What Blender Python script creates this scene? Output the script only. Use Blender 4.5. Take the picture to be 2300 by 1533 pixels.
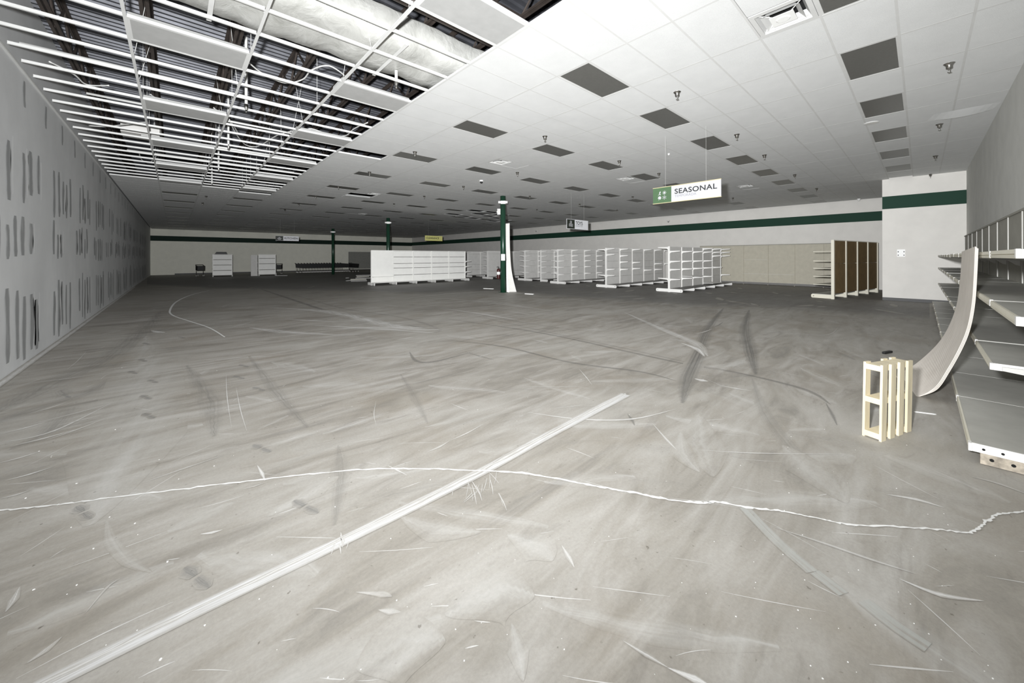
import bpy, math, random
from mathutils import Matrix, Vector
random.seed(7)
for o in list(bpy.data.objects):
    bpy.data.objects.remove(o)
SC = bpy.context.scene
COL = SC.collection

# ------------------------------------------------------------------ camera
F = 834.2                        # focal length in pixels of the 2300 px wide frame
YAW = math.radians(42.25)
HORIZON = 578.0
EYE = 1.61
ROLL = -0.0025
cam_data = bpy.data.cameras.new('camera')
cam_data.sensor_fit = 'HORIZONTAL'
cam_data.sensor_width = 36.0
cam_data.lens = 36.0 * F / 2300.0
cam_data.shift_y = -(766.5 - HORIZON) / 2300.0
cam_data.clip_start = 0.02
cam_data.clip_end = 300
camera = bpy.data.objects.new('camera', cam_data)
COL.objects.link(camera)
camera.matrix_world = (Matrix.Translation((0, 0, EYE)) @ Matrix.Rotation(-YAW, 4, 'Z')
                       @ Matrix.Rotation(math.pi / 2, 4, 'X') @ Matrix.Rotation(ROLL, 4, 'Z'))
SC.camera = camera

# ------------------------------------------------------------------ world, flash, exposure
world = bpy.data.worlds.new('world')
SC.world = world
world.use_nodes = True
world.node_tree.nodes['Background'].inputs[0].default_value = (0.5, 0.52, 0.55, 1)
world.node_tree.nodes['Background'].inputs[1].default_value = 0.02
fl_data = bpy.data.lights.new('camera_flash', 'SPOT')
fl_data.spot_size = math.radians(166)
fl_data.spot_blend = 1.0
fl_data.energy = 1.0
fl_data.shadow_soft_size = 0.07
fl_data.color = (0.972, 0.985, 1.0)
fl_data.use_nodes = True
_n = fl_data.node_tree.nodes
_em = [n for n in _n if n.type == 'EMISSION'][0]
_fo = _n.new('ShaderNodeLightFalloff')
_fo.inputs['Strength'].default_value = 22500.0
_fo.inputs['Smooth'].default_value = 165.0
fl_data.node_tree.links.new(_fo.outputs['Quadratic'], _em.inputs['Strength'])
flash = bpy.data.objects.new('camera_flash', fl_data)
COL.objects.link(flash)
flash.location = (-0.22, 0.19, EYE + 0.25)
flash.rotation_euler = (math.radians(90 + 3), 0, -YAW)
SC.view_settings.view_transform = 'Standard'
SC.view_settings.look = 'None'
SC.view_settings.exposure = 0.0
SC.view_settings.gamma = 1.0
SC.view_settings.use_curve_mapping = False

# ------------------------------------------------------------------ geometry of the place
def ray(x, y):
    X, Y = x - 1150.0, y - HORIZON
    c, s = math.cos(ROLL), math.sin(ROLL)
    X, Y = X * c + Y * s, -X * s + Y * c
    r, u = X / F, -Y / F
    return Vector((r * math.cos(YAW) + math.sin(YAW), -r * math.sin(YAW) + math.cos(YAW), u))
def on_z(x, y, z):
    d = ray(x, y); t = (z - EYE) / d.z
    return Vector((d.x * t, d.y * t, z))
def on_x(x, y, X):
    d = ray(x, y); t = X / d.x
    return Vector((X, d.y * t, EYE + d.z * t))
def on_y(x, y, Y):
    d = ray(x, y); t = Y / d.y
    return Vector((d.x * t, Y, EYE + d.z * t))
def depth(X, Y):
    return X * math.sin(YAW) + Y * math.cos(YAW)
def in_view(X, Y, margin=0.08):
    z = depth(X, Y)
    if z < 0.3: return False
    x = (X * math.cos(YAW) - Y * math.sin(YAW)) / z
    return abs(x) < 1150 / F + margin
CEIL = EYE + 2.838
TU, TV, U0, V0 = 1.2192, 0.6096, 0.352, -5.297
def gx(u): return (u - U0) * TU
def gy(v): return (v - V0) * TV
XL, XR, XB = -1.715, 25.4, 19.42
YF, YB = 49.5, -1.02
YBUMP = 0.96
DECK = 5.75

# ------------------------------------------------------------------ materials
MATS = {}
def nodes_of(name):
    m = bpy.data.materials.new(name); m.use_nodes = True
    nt = m.node_tree
    return m, nt, nt.nodes['Principled BSDF']
def N(nt, kind, **kw):
    n = nt.nodes.new(kind)
    for k, v in kw.items():
        if k.startswith('i_'): n.inputs[k[2:].replace('_', ' ')].default_value = v
        else: setattr(n, k, v)
    return n
def ramp(nt, fac, stops):
    r = nt.nodes.new('ShaderNodeValToRGB')
    el = r.color_ramp.elements
    while len(el) < len(stops): el.new(0.5)
    for e, (p, c) in zip(el, stops):
        e.position = p
        e.color = (c, c, c, 1) if not hasattr(c, '__len__') else (*c, 1)
    nt.links.new(fac, r.inputs[0])
    return r.outputs[0]
def mixc(nt, fac, a, b, mode='MIX'):
    n = nt.nodes.new('ShaderNodeMix'); n.data_type = 'RGBA'; n.blend_type = mode
    for sock, v in ((n.inputs[0], fac), (n.inputs[6], a), (n.inputs[7], b)):
        if hasattr(v, 'is_linked'): nt.links.new(v, sock)
        elif hasattr(v, '__len__'): sock.default_value = (*v[:3], 1)
        else: sock.default_value = v
    return n.outputs[2]
def noise(nt, scale, detail=4, rough=0.55, vec=None, dist=0.0):
    n = N(nt, 'ShaderNodeTexNoise')
    n.inputs['Scale'].default_value = scale; n.inputs['Detail'].default_value = detail
    n.inputs['Roughness'].default_value = rough; n.inputs['Distortion'].default_value = dist
    if vec is not None: nt.links.new(vec, n.inputs['Vector'])
    return n.outputs['Fac']
def coords(nt, scale=(1, 1, 1), rot=(0, 0, 0), world=True):
    mp = N(nt, 'ShaderNodeMapping')
    mp.inputs['Scale'].default_value = scale; mp.inputs['Rotation'].default_value = rot
    if world:
        g = N(nt, 'ShaderNodeNewGeometry'); nt.links.new(g.outputs['Position'], mp.inputs['Vector'])
    else:
        g = N(nt, 'ShaderNodeTexCoord'); nt.links.new(g.outputs['Object'], mp.inputs['Vector'])
    return mp.outputs[0]
def mat(name, col, rough=0.6, metal=0.0, vary=0.08, scale=6.0, bump=0.0, bscale=60.0, spec=0.4, stretch=(1, 1, 1)):
    if name in MATS: return MATS[name]
    m, nt, b = nodes_of(name)
    v = coords(nt, stretch)
    f = noise(nt, scale, 5, 0.6, v)
    lo = tuple(c * (1 - vary) for c in col); hi = tuple(min(1, c * (1 + vary)) for c in col)
    nt.links.new(ramp(nt, f, [(0.3, lo), (0.7, hi)]), b.inputs['Base Color'])
    b.inputs['Roughness'].default_value = rough; b.inputs['Metallic'].default_value = metal
    b.inputs['Specular IOR Level'].default_value = spec
    if bump:
        bp = N(nt, 'ShaderNodeBump'); bp.inputs['Strength'].default_value = bump; bp.inputs['Distance'].default_value = 0.01
        nt.links.new(noise(nt, bscale, 3, 0.6, v), bp.inputs['Height']); nt.links.new(bp.outputs[0], b.inputs['Normal'])
    MATS[name] = m
    return m
def drywall_colour(nt):
    v = coords(nt)
    c = ramp(nt, noise(nt, 1.3, 5, 0.6, v), [(0.3, (0.63, 0.638, 0.64)), (0.7, (0.71, 0.718, 0.72))])
    f = noise(nt, 0.45, 4, 0.6, coords(nt, (1, 1, 0.35)))
    return mixc(nt, ramp(nt, f, [(0.35, 0.35), (0.55, 0.0)]), c, (0.53, 0.538, 0.54))
def decal(name, col, lo, hi, strength, scale=3.0, sharp=0.25, stretch=(1, 8), col2=None, base='floor'):
    """worn paint, rubber, dust or darkened floor: broken up by noise, fading at its long edges into the surface it lies on"""
    if name in MATS: return MATS[name]
    m, nt, b = nodes_of(name)
    uv = N(nt, 'ShaderNodeUVMap')
    mp = N(nt, 'ShaderNodeMapping'); mp.inputs['Scale'].default_value = (stretch[0], stretch[1], 1)
    nt.links.new(uv.outputs[0], mp.inputs[0])
    g = N(nt, 'ShaderNodeNewGeometry')
    add = N(nt, 'ShaderNodeVectorMath', operation='ADD')
    nt.links.new(mp.outputs[0], add.inputs[0])
    sc = N(nt, 'ShaderNodeVectorMath', operation='SCALE'); sc.inputs['Scale'].default_value = 0.7
    nt.links.new(g.outputs['Position'], sc.inputs[0]); nt.links.new(sc.outputs[0], add.inputs[1])
    f = noise(nt, scale, 6, 0.65, add.outputs[0])
    a = ramp(nt, f, [(lo, 0.0), (hi, 1.0)])
    sep = N(nt, 'ShaderNodeSeparateXYZ'); nt.links.new(uv.outputs[0], sep.inputs[0])
    edge = ramp(nt, sep.outputs[1], [(0.0, 0.0), (sharp, 1.0), (1 - sharp, 1.0), (1.0, 0.0)])
    mul = N(nt, 'ShaderNodeMath', operation='MULTIPLY'); nt.links.new(a, mul.inputs[0]); nt.links.new(edge, mul.inputs[1])
    m2 = N(nt, 'ShaderNodeMath', operation='MULTIPLY'); nt.links.new(mul.outputs[0], m2.inputs[0]); m2.inputs[1].default_value = strength
    under = floor_colour(nt)[0] if base == 'floor' else drywall_colour(nt)
    top = mixc(nt, noise(nt, 9, 3, 0.5, add.outputs[0]), col, col2) if col2 else col
    nt.links.new(mixc(nt, m2.outputs[0], under, top), b.inputs['Base Color'])
    b.inputs['Roughness'].default_value = 0.6 if base == 'floor' else 0.85
    b.inputs['Specular IOR Level'].default_value = 0.35 if base == 'floor' else 0.4
    MATS[name] = m
    return m
def floor_colour(nt):
    v = coords(nt)
    smear = coords(nt, (0.55, 2.3, 1), (0, 0, math.radians(-20)))
    smear2 = coords(nt, (0.5, 2.0, 1), (0, 0, math.radians(35)))
    c = ramp(nt, noise(nt, 0.35, 6, 0.6, v, 0.6), [(0.28, (0.243, 0.226, 0.197)), (0.5, (0.313, 0.292, 0.256)), (0.72, (0.367, 0.351, 0.319))])
    f = noise(nt, 1.0, 7, 0.62, smear, 1.6)
    c = mixc(nt, ramp(nt, f, [(0.42, 0.0), (0.75, 0.8)]), c, (0.453, 0.439, 0.411))
    c = mixc(nt, ramp(nt, f, [(0.25, 0.7), (0.43, 0.0)]), c, (0.184, 0.175, 0.159))
    f2 = noise(nt, 1.3, 7, 0.63, smear2, 1.8)
    c = mixc(nt, ramp(nt, f2, [(0.52, 0.0), (0.8, 0.65)]), c, (0.470, 0.452, 0.423))
    c = mixc(nt, ramp(nt, f2, [(0.26, 0.65), (0.42, 0.0)]), c, (0.192, 0.177, 0.154))
    c = mixc(nt, ramp(nt, noise(nt, 0.8, 4, 0.6, v, 0.4), [(0.53, 0.0), (0.72, 0.5)]), c, (0.243, 0.209, 0.162))
    fine = noise(nt, 55, 6, 0.75, v)
    c = mixc(nt, 0.35, c, mixc(nt, 1.0, c, ramp(nt, fine, [(0.3, 0.72), (0.7, 1.25)]), 'MULTIPLY'))
    c = mixc(nt, ramp(nt, noise(nt, 26, 3, 0.5, v), [(0.70, 0.0), (0.76, 0.7)]), c, (0.111, 0.097, 0.077))
    return c, f, fine
def floor_material():
    m, nt, b = nodes_of('worn_concrete')
    c, f, fine = floor_colour(nt)
    nt.links.new(c, b.inputs['Base Color'])
    nt.links.new(ramp(nt, f, [(0.3, 0.45), (0.7, 0.72)]), b.inputs['Roughness'])
    b.inputs['Specular IOR Level'].default_value = 0.35
    bp = N(nt, 'ShaderNodeBump'); bp.inputs['Strength'].default_value = 0.12; bp.inputs['Distance'].default_value = 0.01
    nt.links.new(fine, bp.inputs['Height']); nt.links.new(bp.outputs[0], b.inputs['Normal'])
    return m
M_FLOOR = floor_material()

def wall_stripe_material(name, col, band, z0, z1, vary=0.04):
    m, nt, b = nodes_of(name)
    v = coords(nt)
    f = noise(nt, 2.0, 6, 0.6, v)
    base = ramp(nt, f, [(0.3, tuple(c * (1 - vary) for c in col)), (0.7, tuple(c * (1 + vary) for c in col))])
    g = N(nt, 'ShaderNodeNewGeometry'); sep = N(nt, 'ShaderNodeSeparateXYZ'); nt.links.new(g.outputs['Position'], sep.inputs[0])
    lo = N(nt, 'ShaderNodeMath', operation='GREATER_THAN'); nt.links.new(sep.outputs[2], lo.inputs[0]); lo.inputs[1].default_value = z0
    hi = N(nt, 'ShaderNodeMath', operation='LESS_THAN'); nt.links.new(sep.outputs[2], hi.inputs[0]); hi.inputs[1].default_value = z1
    mu = N(nt, 'ShaderNodeMath', operation='MULTIPLY'); nt.links.new(lo.outputs[0], mu.inputs[0]); nt.links.new(hi.outputs[0], mu.inputs[1])
    nt.links.new(mixc(nt, mu.outputs[0], base, band), b.inputs['Base Color'])
    b.inputs['Roughness'].default_value = 0.7; b.inputs['Specular IOR Level'].default_value = 0.25
    return m
GREEN = (0.011, 0.043, 0.027)
M_WALL = wall_stripe_material('white_wall_green_band', (0.72, 0.70, 0.66), GREEN, 3.36, 3.82)
M_WALLF = wall_stripe_material('cream_wall_green_band', (0.78, 0.77, 0.68), (0.006, 0.02, 0.013), 3.30, 3.80)
def drywall_material():
    m, nt, b = nodes_of('grey_drywall')
    nt.links.new(drywall_colour(nt), b.inputs['Base Color']); b.inputs['Roughness'].default_value = 0.85; b.inputs['Specular IOR Level'].default_value = 0.4
    return m
M_DRYWALL = drywall_material()
M_FRONTWALL = mat('grey_front_wall', (0.62, 0.62, 0.59), 0.85, 0, 0.06, 2.0)
M_TILE = mat('white_ceiling_tile', (0.68, 0.685, 0.677), 0.9, 0, 0.03, 3.0, 0.25, 120, 0.15)
M_TEE = mat('white_tee_metal', (0.60, 0.60, 0.585), 0.7, 0.0, 0.03, 5, spec=0.2)
M_WHITE = mat('white_shelf_metal', (0.80, 0.79, 0.76), 0.42, 0, 0.03, 3)
M_CREAM = mat('cream_shelf_metal', (0.74, 0.71, 0.60), 0.45, 0, 0.04, 3)
M_PANEL = mat('light_grey_panel', (0.62, 0.61, 0.585), 0.6, 0, 0.05, 4)
M_WPANEL = mat('white_panel', (0.84, 0.835, 0.80), 0.5, 0, 0.03, 3)
M_BEIGE = mat('beige_panel', (0.50, 0.47, 0.385), 0.7, 0, 0.06, 5)
M_BROWN = mat('brown_hardboard', (0.175, 0.118, 0.052), 0.7, 0, 0.15, 4)
M_DARKPANEL = mat('taupe_panel', (0.33, 0.32, 0.28), 0.75, 0, 0.08, 4)
M_DECKTOP = mat('grey_shelf_top', (0.47, 0.465, 0.43), 0.45, 0, 0.08, 5)
M_DECKDARK = mat('dark_base_deck', (0.20, 0.195, 0.185), 0.6, 0, 0.08, 5)
M_HOLE = mat('black_hole', (0.01, 0.01, 0.01), 0.9, 0, 0.0)
M_GREENPOST = mat('green_post_paint', (0.012, 0.048, 0.027), 0.28, 0, 0.08, 4, spec=0.5)
M_WOOD = mat('pale_pine', (0.72, 0.64, 0.46), 0.7, 0, 0.14, 9, 0.2, 40, stretch=(1, 1, 0.15))
M_BOARD = mat('white_board', (0.74, 0.725, 0.69), 0.7, 0, 0.04, 5)
M_CHROME = mat('dark_chrome', (0.42, 0.41, 0.39), 0.22, 1.0, 0.1, 20)
M_BLACK = mat('black_plastic', (0.014, 0.014, 0.014), 0.5, 0, 0.2, 10)
M_PLASTIC = mat('white_plastic', (0.82, 0.82, 0.80), 0.4, 0, 0.02, 5)
M_STEEL = mat('dark_steel_primer', (0.055, 0.044, 0.038), 0.6, 0.3, 0.25, 6)
M_DECK = mat('galvanised_deck', (0.075, 0.077, 0.086), 0.5, 0.45, 0.25, 3)
M_LENS = mat('dark_light_lens', (0.115, 0.114, 0.105), 0.35, 0, 0.08, 30)
M_LENSL = mat('pale_light_lens', (0.40, 0.40, 0.39), 0.5, 0, 0.05, 8)
M_CABLE = mat('white_cable', (0.62, 0.62, 0.60), 0.5, 0, 0.05, 10)
M_RED = mat('red_enamel', (0.045, 0.010, 0.009), 0.35, 0, 0.05, 5)
M_RUST = mat('rusty_white_metal', (0.42, 0.37, 0.30), 0.6, 0, 0.45, 14)
M_BASEB = mat('dark_rubber_base', (0.05, 0.05, 0.05), 0.5, 0, 0.1, 5)
def duct_material():
    m, nt, b = nodes_of('white_duct_wrap')
    v = coords(nt, (1.6, 1.0, 1.0))
    f = noise(nt, 2.2, 6, 0.65, v, 1.0)
    nt.links.new(ramp(nt, f, [(0.3, (0.36, 0.36, 0.335)), (0.7, (0.54, 0.54, 0.515))]), b.inputs['Base Color'])
    b.inputs['Roughness'].default_value = 0.32; b.inputs['Specular IOR Level'].default_value = 0.6
    bp = N(nt, 'ShaderNodeBump'); bp.inputs['Strength'].default_value = 0.55; bp.inputs['Distance'].default_value = 0.04
    nt.links.new(f, bp.inputs['Height']); nt.links.new(bp.outputs[0], b.inputs['Normal'])
    return m
M_DUCT = duct_material()
def sheet_material():
    m, nt, b = nodes_of('tan_scored_hardboard')
    uv = N(nt, 'ShaderNodeUVMap')
    sep = N(nt, 'ShaderNodeSeparateXYZ'); nt.links.new(uv.outputs[0], sep.inputs[0])
    w = N(nt, 'ShaderNodeTexWave'); w.bands_direction = 'Y'
    mp = N(nt, 'ShaderNodeMapping'); mp.inputs['Scale'].default_value = (1, 1, 1); nt.links.new(uv.outputs[0], mp.inputs[0])
    nt.links.new(mp.outputs[0], w.inputs[0]); w.inputs['Scale'].default_value = 14.0
    base = ramp(nt, noise(nt, 5, 5, 0.6, coords(nt)), [(0.3, (0.70, 0.645, 0.58)), (0.7, (0.80, 0.745, 0.68))])
    fade = ramp(nt, sep.outputs[1], [(0.35, 0.0), (0.7, 0.5)])
    line = ramp(nt, w.outputs[1], [(0.82, 0.0), (0.95, 1.0)])
    mu = N(nt, 'ShaderNodeMath', operation='MULTIPLY'); nt.links.new(fade, mu.inputs[0]); nt.links.new(line, mu.inputs[1])
    nt.links.new(mixc(nt, mu.outputs[0], base, (0.80, 0.77, 0.72)), b.inputs['Base Color'])
    b.inputs['Roughness'].default_value = 0.7
    return m
M_SHEET = sheet_material()

# ------------------------------------------------------------------ mesh helpers
class MB:
    def __init__(s): s.v = []; s.f = []; s.uv = None
    def quad(s, a, b, c, d):
        i = len(s.v); s.v += [tuple(a), tuple(b), tuple(c), tuple(d)]; s.f.append((i, i + 1, i + 2, i + 3)); return s
    def box(s, x0, x1, y0, y1, z0, z1):
        i = len(s.v)
        s.v += [(x0, y0, z0), (x1, y0, z0), (x1, y1, z0), (x0, y1, z0), (x0, y0, z1), (x1, y0, z1), (x1, y1, z1), (x0, y1, z1)]
        s.f += [tuple(i + k for k in q) for q in ((0, 3, 2, 1), (4, 5, 6, 7), (0, 1, 5, 4), (1, 2, 6, 5), (2, 3, 7, 6), (3, 0, 4, 7))]
        return s
    def prism(s, poly, axis, a, b):
        """poly: list of 2-D points; extruded along axis between a and b"""
        n = len(poly); i = len(s.v)
        def P(p, t):
            return {'x': (t, p[0], p[1]), 'y': (p[0], t, p[1]), 'z': (p[0], p[1], t)}[axis]
        s.v += [P(p, a) for p in poly] + [P(p, b) for p in poly]
        s.f.append(tuple(range(i, i + n))[::-1]); s.f.append(tuple(range(i + n, i + 2 * n)))
        for k in range(n): s.f.append((i + k, i + (k + 1) % n, i + n + (k + 1) % n, i + n + k))
        return s
    def tube(s, pts, r, sides=6, close=True):
        pts = [Vector(p) for p in pts]; rings = []
        for k, p in enumerate(pts):
            t = (pts[min(k + 1, len(pts) - 1)] - pts[max(k - 1, 0)]).normalized()
            a = t.cross(Vector((0, 0, 1)))
            if a.length < 0.05: a = t.cross(Vector((1, 0, 0)))
            a.normalize(); b = t.cross(a)
            rr = r[k] if hasattr(r, '__len__') else r
            i = len(s.v)
            for q in range(sides):
                an = 2 * math.pi * q / sides
                s.v.append(tuple(p + (a * math.cos(an) + b * math.sin(an)) * rr))
            rings.append(i)
        for k in range(len(rings) - 1):
            for q in range(sides):
                s.f.append((rings[k] + q, rings[k] + (q + 1) % sides, rings[k + 1] + (q + 1) % sides, rings[k + 1] + q))
        if close:
            s.f.append(tuple(range(rings[0], rings[0] + sides))[::-1]); s.f.append(tuple(range(rings[-1], rings[-1] + sides)))
        return s
    def lathe(s, prof, sides=14, c=(0, 0, 0)):
        rings = []
        for r, z in prof:
            i = len(s.v); rings.append(i)
            for q in range(sides):
                an = 2 * math.pi * q / sides
                s.v.append((c[0] + r * math.cos(an), c[1] + r * math.sin(an), c[2] + z))
        for k in range(len(rings) - 1):
            for q in range(sides):
                s.f.append((rings[k] + q, rings[k] + (q + 1) % sides, rings[k + 1] + (q + 1) % sides, rings[k + 1] + q))
        s.f.append(tuple(range(rings[0], rings[0] + sides))[::-1]); s.f.append(tuple(range(rings[-1], rings[-1] + sides)))
        return s
    def mesh(s, name, m, smooth=False):
        me = bpy.data.meshes.new(name); me.from_pydata(s.v, [], s.f); me.update()
        if m: me.materials.append(m)
        if s.uv:
            l = me.uv_layers.new(name='UVMap')
            for p in me.polygons:
                for li, vi in zip(p.loop_indices, p.vertices): l.data[li].uv = s.uv[vi]
        if smooth:
            for p in me.polygons: p.use_smooth = True
        return me
    def build(s, name, m, parent=None, smooth=False, loc=(0, 0, 0), rz=0.0):
        return place(name, s.mesh(name, m, smooth), parent, loc, rz)
def place(name, me, parent=None, loc=(0, 0, 0), rz=0.0):
    o = bpy.data.objects.new(name, me); COL.objects.link(o)
    o.location = loc; o.rotation_euler = (0, 0, rz)
    if parent: o.parent = parent
    return o
def empty(name, loc=(0, 0, 0), rz=0.0):
    o = bpy.data.objects.new(name, None); COL.objects.link(o)
    o.location = loc; o.rotation_euler = (0, 0, rz); o.empty_display_size = 0.2
    return o
def tag(o, label=None, cat=None, group=None, kind=None):
    if label: o['label'] = label
    if cat: o['category'] = cat
    if group: o['group'] = group
    if kind: o['kind'] = kind
    return o
def copy_tree(o, parent=None):
    c = o.copy(); COL.objects.link(c)
    if parent: c.parent = parent
    for ch in [x for x in ALLKIDS(o)]: copy_tree(ch, c)
    return c
def ALLKIDS(o): return list(o.children)
ORD = ['first', 'second', 'third', 'fourth', 'fifth', 'sixth', 'seventh', 'eighth', 'ninth', 'tenth', 'eleventh', 'twelfth',
       'thirteenth', 'fourteenth', 'fifteenth', 'sixteenth', 'seventeenth', 'eighteenth', 'nineteenth', 'twentieth'] + ['twenty-' + w for w in ('first', 'second', 'third', 'fourth', 'fifth', 'sixth', 'seventh', 'eighth', 'ninth')] + ['thirtieth', 'thirty-first', 'thirty-second']

# ================================================================== STRUCTURE
floor = tag(MB().quad((XL - 0.1, -6, 0), (XR + 0.2, -6, 0), (XR + 0.2, YF + 0.2, 0), (XL - 0.1, YF + 0.2, 0)).build('floor', M_FLOOR), kind='structure')
tag(floor, 'worn grey concrete floor with scuffs, dust and cracks')
wall_left = tag(MB().box(XL - 0.15, XL, -6, YF, 0, DECK + 0.2).build('wall_left', M_DRYWALL), kind='structure')
tag(wall_left, 'grey drywall partition with rows of dark vertical smears')
wall_back = tag(MB().box(XL - 0.15, XR + 0.15, YF, YF + 0.15, 0, CEIL + 0.3).build('wall_back', M_WALLF), kind='structure')
tag(wall_back, 'far cream wall with dark green band')
wall_right = tag(MB().box(XR, XR + 0.15, YBUMP - 2.2, YF, 0, CEIL + 0.3).build('wall_right', M_WALL), kind='structure')
tag(wall_right, 'long white wall with green band behind the shelving rows')
wall_bump = tag(MB().box(XB, XB + 0.2, YB, YBUMP, 0, CEIL + 0.3).box(XB + 0.2, XR, YBUMP - 0.2, YBUMP, 0, CEIL + 0.3)
                .build('wall_projection', M_WALL), kind='structure')
tag(wall_bump, 'projecting white wall piece with green band and white plate')
wall_front = tag(MB().box(-6, XB + 0.2, YB - 0.15, YB, 0, CEIL + 0.3).build('wall_front', M_FRONTWALL), kind='structure')
tag(wall_front, 'grey wall behind the long shelving run at right')
tag(MB().box(-6, -5.85, -6, YB, 0, CEIL + 0.3).box(XL - 0.15, -6, -6, YB, 0, 0.01).build('wall_rear', M_FRONTWALL), kind='structure')
tag(MB().box(XB - 0.012, XB, YB, YBUMP, 0, 0.11).build('baseboard_right', M_BASEB), kind='structure')
tag(MB().box(0, XR, YF - 0.012, YF, 0, 0.12).build('baseboard_back', M_BASEB), kind='structure')

# dark smears on the left drywall
M_SMEAR = decal('dark_wall_smear', (0.27, 0.275, 0.275), 0.12, 0.45, 0.92, 1.2, 0.25, (0.6, 1.0), base='wall')
M_SMEARL = decal('light_wall_smear', (0.84, 0.845, 0.845), 0.30, 0.70, 0.7, 1.2, 0.42, (0.6, 1.0), base='wall')
def wall_smear(y, w, z0, z1, name, m, k):
    mb = MB(); n = 7; mb.uv = []
    for i in range(n + 1):
        t = i / n; z = z0 + (z1 - z0) * t
        taper = min(1.0, 0.72 + 2.0 * min(t, 1 - t)) * (1 + 0.12 * math.sin(9 * t + k))
        c = y + 0.015 * math.sin(5 * t + k)
        mb.v += [(XL + 0.003, c - w * taper / 2, z), (XL + 0.003, c + w * taper / 2, z)]
        mb.uv += [(t * (z1 - z0) + k, 0), (t * (z1 - z0) + k, 1)]
    for i in range(n): mb.f.append((2 * i, 2 * i + 1, 2 * i + 3, 2 * i + 2))
    return mb.build(name, m, wall_left)
k = 0
for g in range(13):
    y0 = 8.3 + g * 2.62
    for (zc, hh, n, off) in ((2.95, 0.85, 5, 0.30), (1.95, 0.62, 5, -0.15), (0.62, 1.05, 5, 0.25)):
        for j in range(n):
            k += 1
            if random.random() < 0.10: continue
            yy = y0 + off + j * 0.36 + random.uniform(-0.06, 0.06)
            h2 = hh * random.uniform(0.75, 1.1)
            dz = random.uniform(-0.12, 0.12)
            wall_smear(yy, random.uniform(0.17, 0.27), max(0.06, zc - h2 / 2 + dz), zc + h2 / 2 + dz, 'wall_smear', M_SMEAR, k * 1.7)
            if random.random() < 0.5:
                wall_smear(yy + 0.17, 0.14, max(0.06, zc - h2 / 2), zc + h2 / 2, 'wall_smear', M_SMEARL, k * 2.3)
    for j in range(2):
        k += 1
        yy = y0 + 1.0 + j * 1.3
        wall_smear(yy, 0.16, 3.95, 4.35, 'wall_smear', M_SMEAR, k * 1.3)

# ------------------------------------------------------------------ marks worn into the floor, and its darkened far part
def ribbon(pts, widths, name, m, z=0.002, parent=floor, sub=6, jit=0.0, smooth=True):
    P = [Vector((p[0], p[1], 0)) for p in pts]
    if smooth and len(P) > 2:
        Q = []; W = []
        for i in range(len(P) - 1):
            p0, p1, p2, p3 = P[max(i - 1, 0)], P[i], P[i + 1], P[min(i + 2, len(P) - 1)]
            for s in range(sub):
                t = s / sub
                Q.append(0.5 * ((2 * p1) + (p2 - p0) * t + (2 * p0 - 5 * p1 + 4 * p2 - p3) * t * t + (3 * p1 - p0 - 3 * p2 + p3) * t ** 3))
                W.append(widths[i] * (1 - t) + widths[i + 1] * t)
        Q.append(P[-1]); W.append(widths[-1])
    else:
        Q = []; W = []
        for i in range(len(P) - 1):
            for s in range(sub):
                t = s / sub; Q.append(P[i].lerp(P[i + 1], t)); W.append(widths[i] * (1 - t) + widths[i + 1] * t)
        Q.append(P[-1]); W.append(widths[-1])
    if jit:
        Q = [q + Vector((random.gauss(0, jit), random.gauss(0, jit), 0)) for q in Q]
        W = [w * random.uniform(0.5, 1.4) for w in W]
    mb = MB(); mb.uv = []; L = 0
    for i, q in enumerate(Q):
        t = (Q[min(i + 1, len(Q) - 1)] - Q[max(i - 1, 0)])
        if t.length < 1e-6: t = Vector((1, 0, 0))
        t.normalize(); nrm = Vector((-t.y, t.x, 0))
        if i: L += (q - Q[i - 1]).length
        a, b = q + nrm * W[i] / 2, q - nrm * W[i] / 2
        mb.v += [(a.x, a.y, z), (b.x, b.y, z)]; mb.uv += [(L, 0), (L, 1)]
    for i in range(len(Q) - 1): mb.f.append((2 * i, 2 * i + 1, 2 * i + 3, 2 * i + 2))
    if name is None: return mb
    return mb.build(name, m, parent)
def fpx(*pts): return [on_z(x, y, 0) for x, y in pts]

M_CRACK = decal('chalky_crack_fill', (0.80, 0.80, 0.78), 0.18, 0.40, 0.95, 6, 0.22, (1, 1))
M_STRIPE = decal('white_joint_filler', (0.80, 0.80, 0.795), 0.24, 0.58, 0.92, 2.0, 0.22, (0.6, 5), (0.50, 0.50, 0.50))
M_DUST = decal('pale_plaster_dust', (0.70, 0.70, 0.69), 0.34, 0.72, 0.9, 2.2, 0.45, (0.8, 4))
M_DUSTB = decal('faint_plaster_dust', (0.60, 0.60, 0.585), 0.30, 0.80, 0.50, 1.4, 0.48, (0.8, 3))
M_TRACK = decal('dark_tyre_rubber', (0.11, 0.107, 0.10), 0.24, 0.62, 0.85, 2.4, 0.40, (0.8, 6))
M_TRACKF = decal('faint_tyre_rubber', (0.15, 0.146, 0.135), 0.30, 0.74, 0.70, 2.0, 0.45, (0.8, 6))
M_STREAKD = decal('faint_dark_streak', (0.20, 0.195, 0.18), 0.38, 0.80, 0.45, 2.0, 0.48, (0.8, 5))
M_SEAM = decal('grey_tape_residue', (0.40, 0.41, 0.39), 0.34, 0.52, 0.65, 3.0, 0.15, (1.0, 2))
M_FOOT = decal('dark_shoe_print', (0.16, 0.16, 0.155), 0.25, 0.60, 0.75, 8, 0.40, (1, 2))
M_SCUFF = decal('white_scuff', (0.78, 0.78, 0.77), 0.30, 0.62, 0.85, 5, 0.38, (1, 3))

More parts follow.
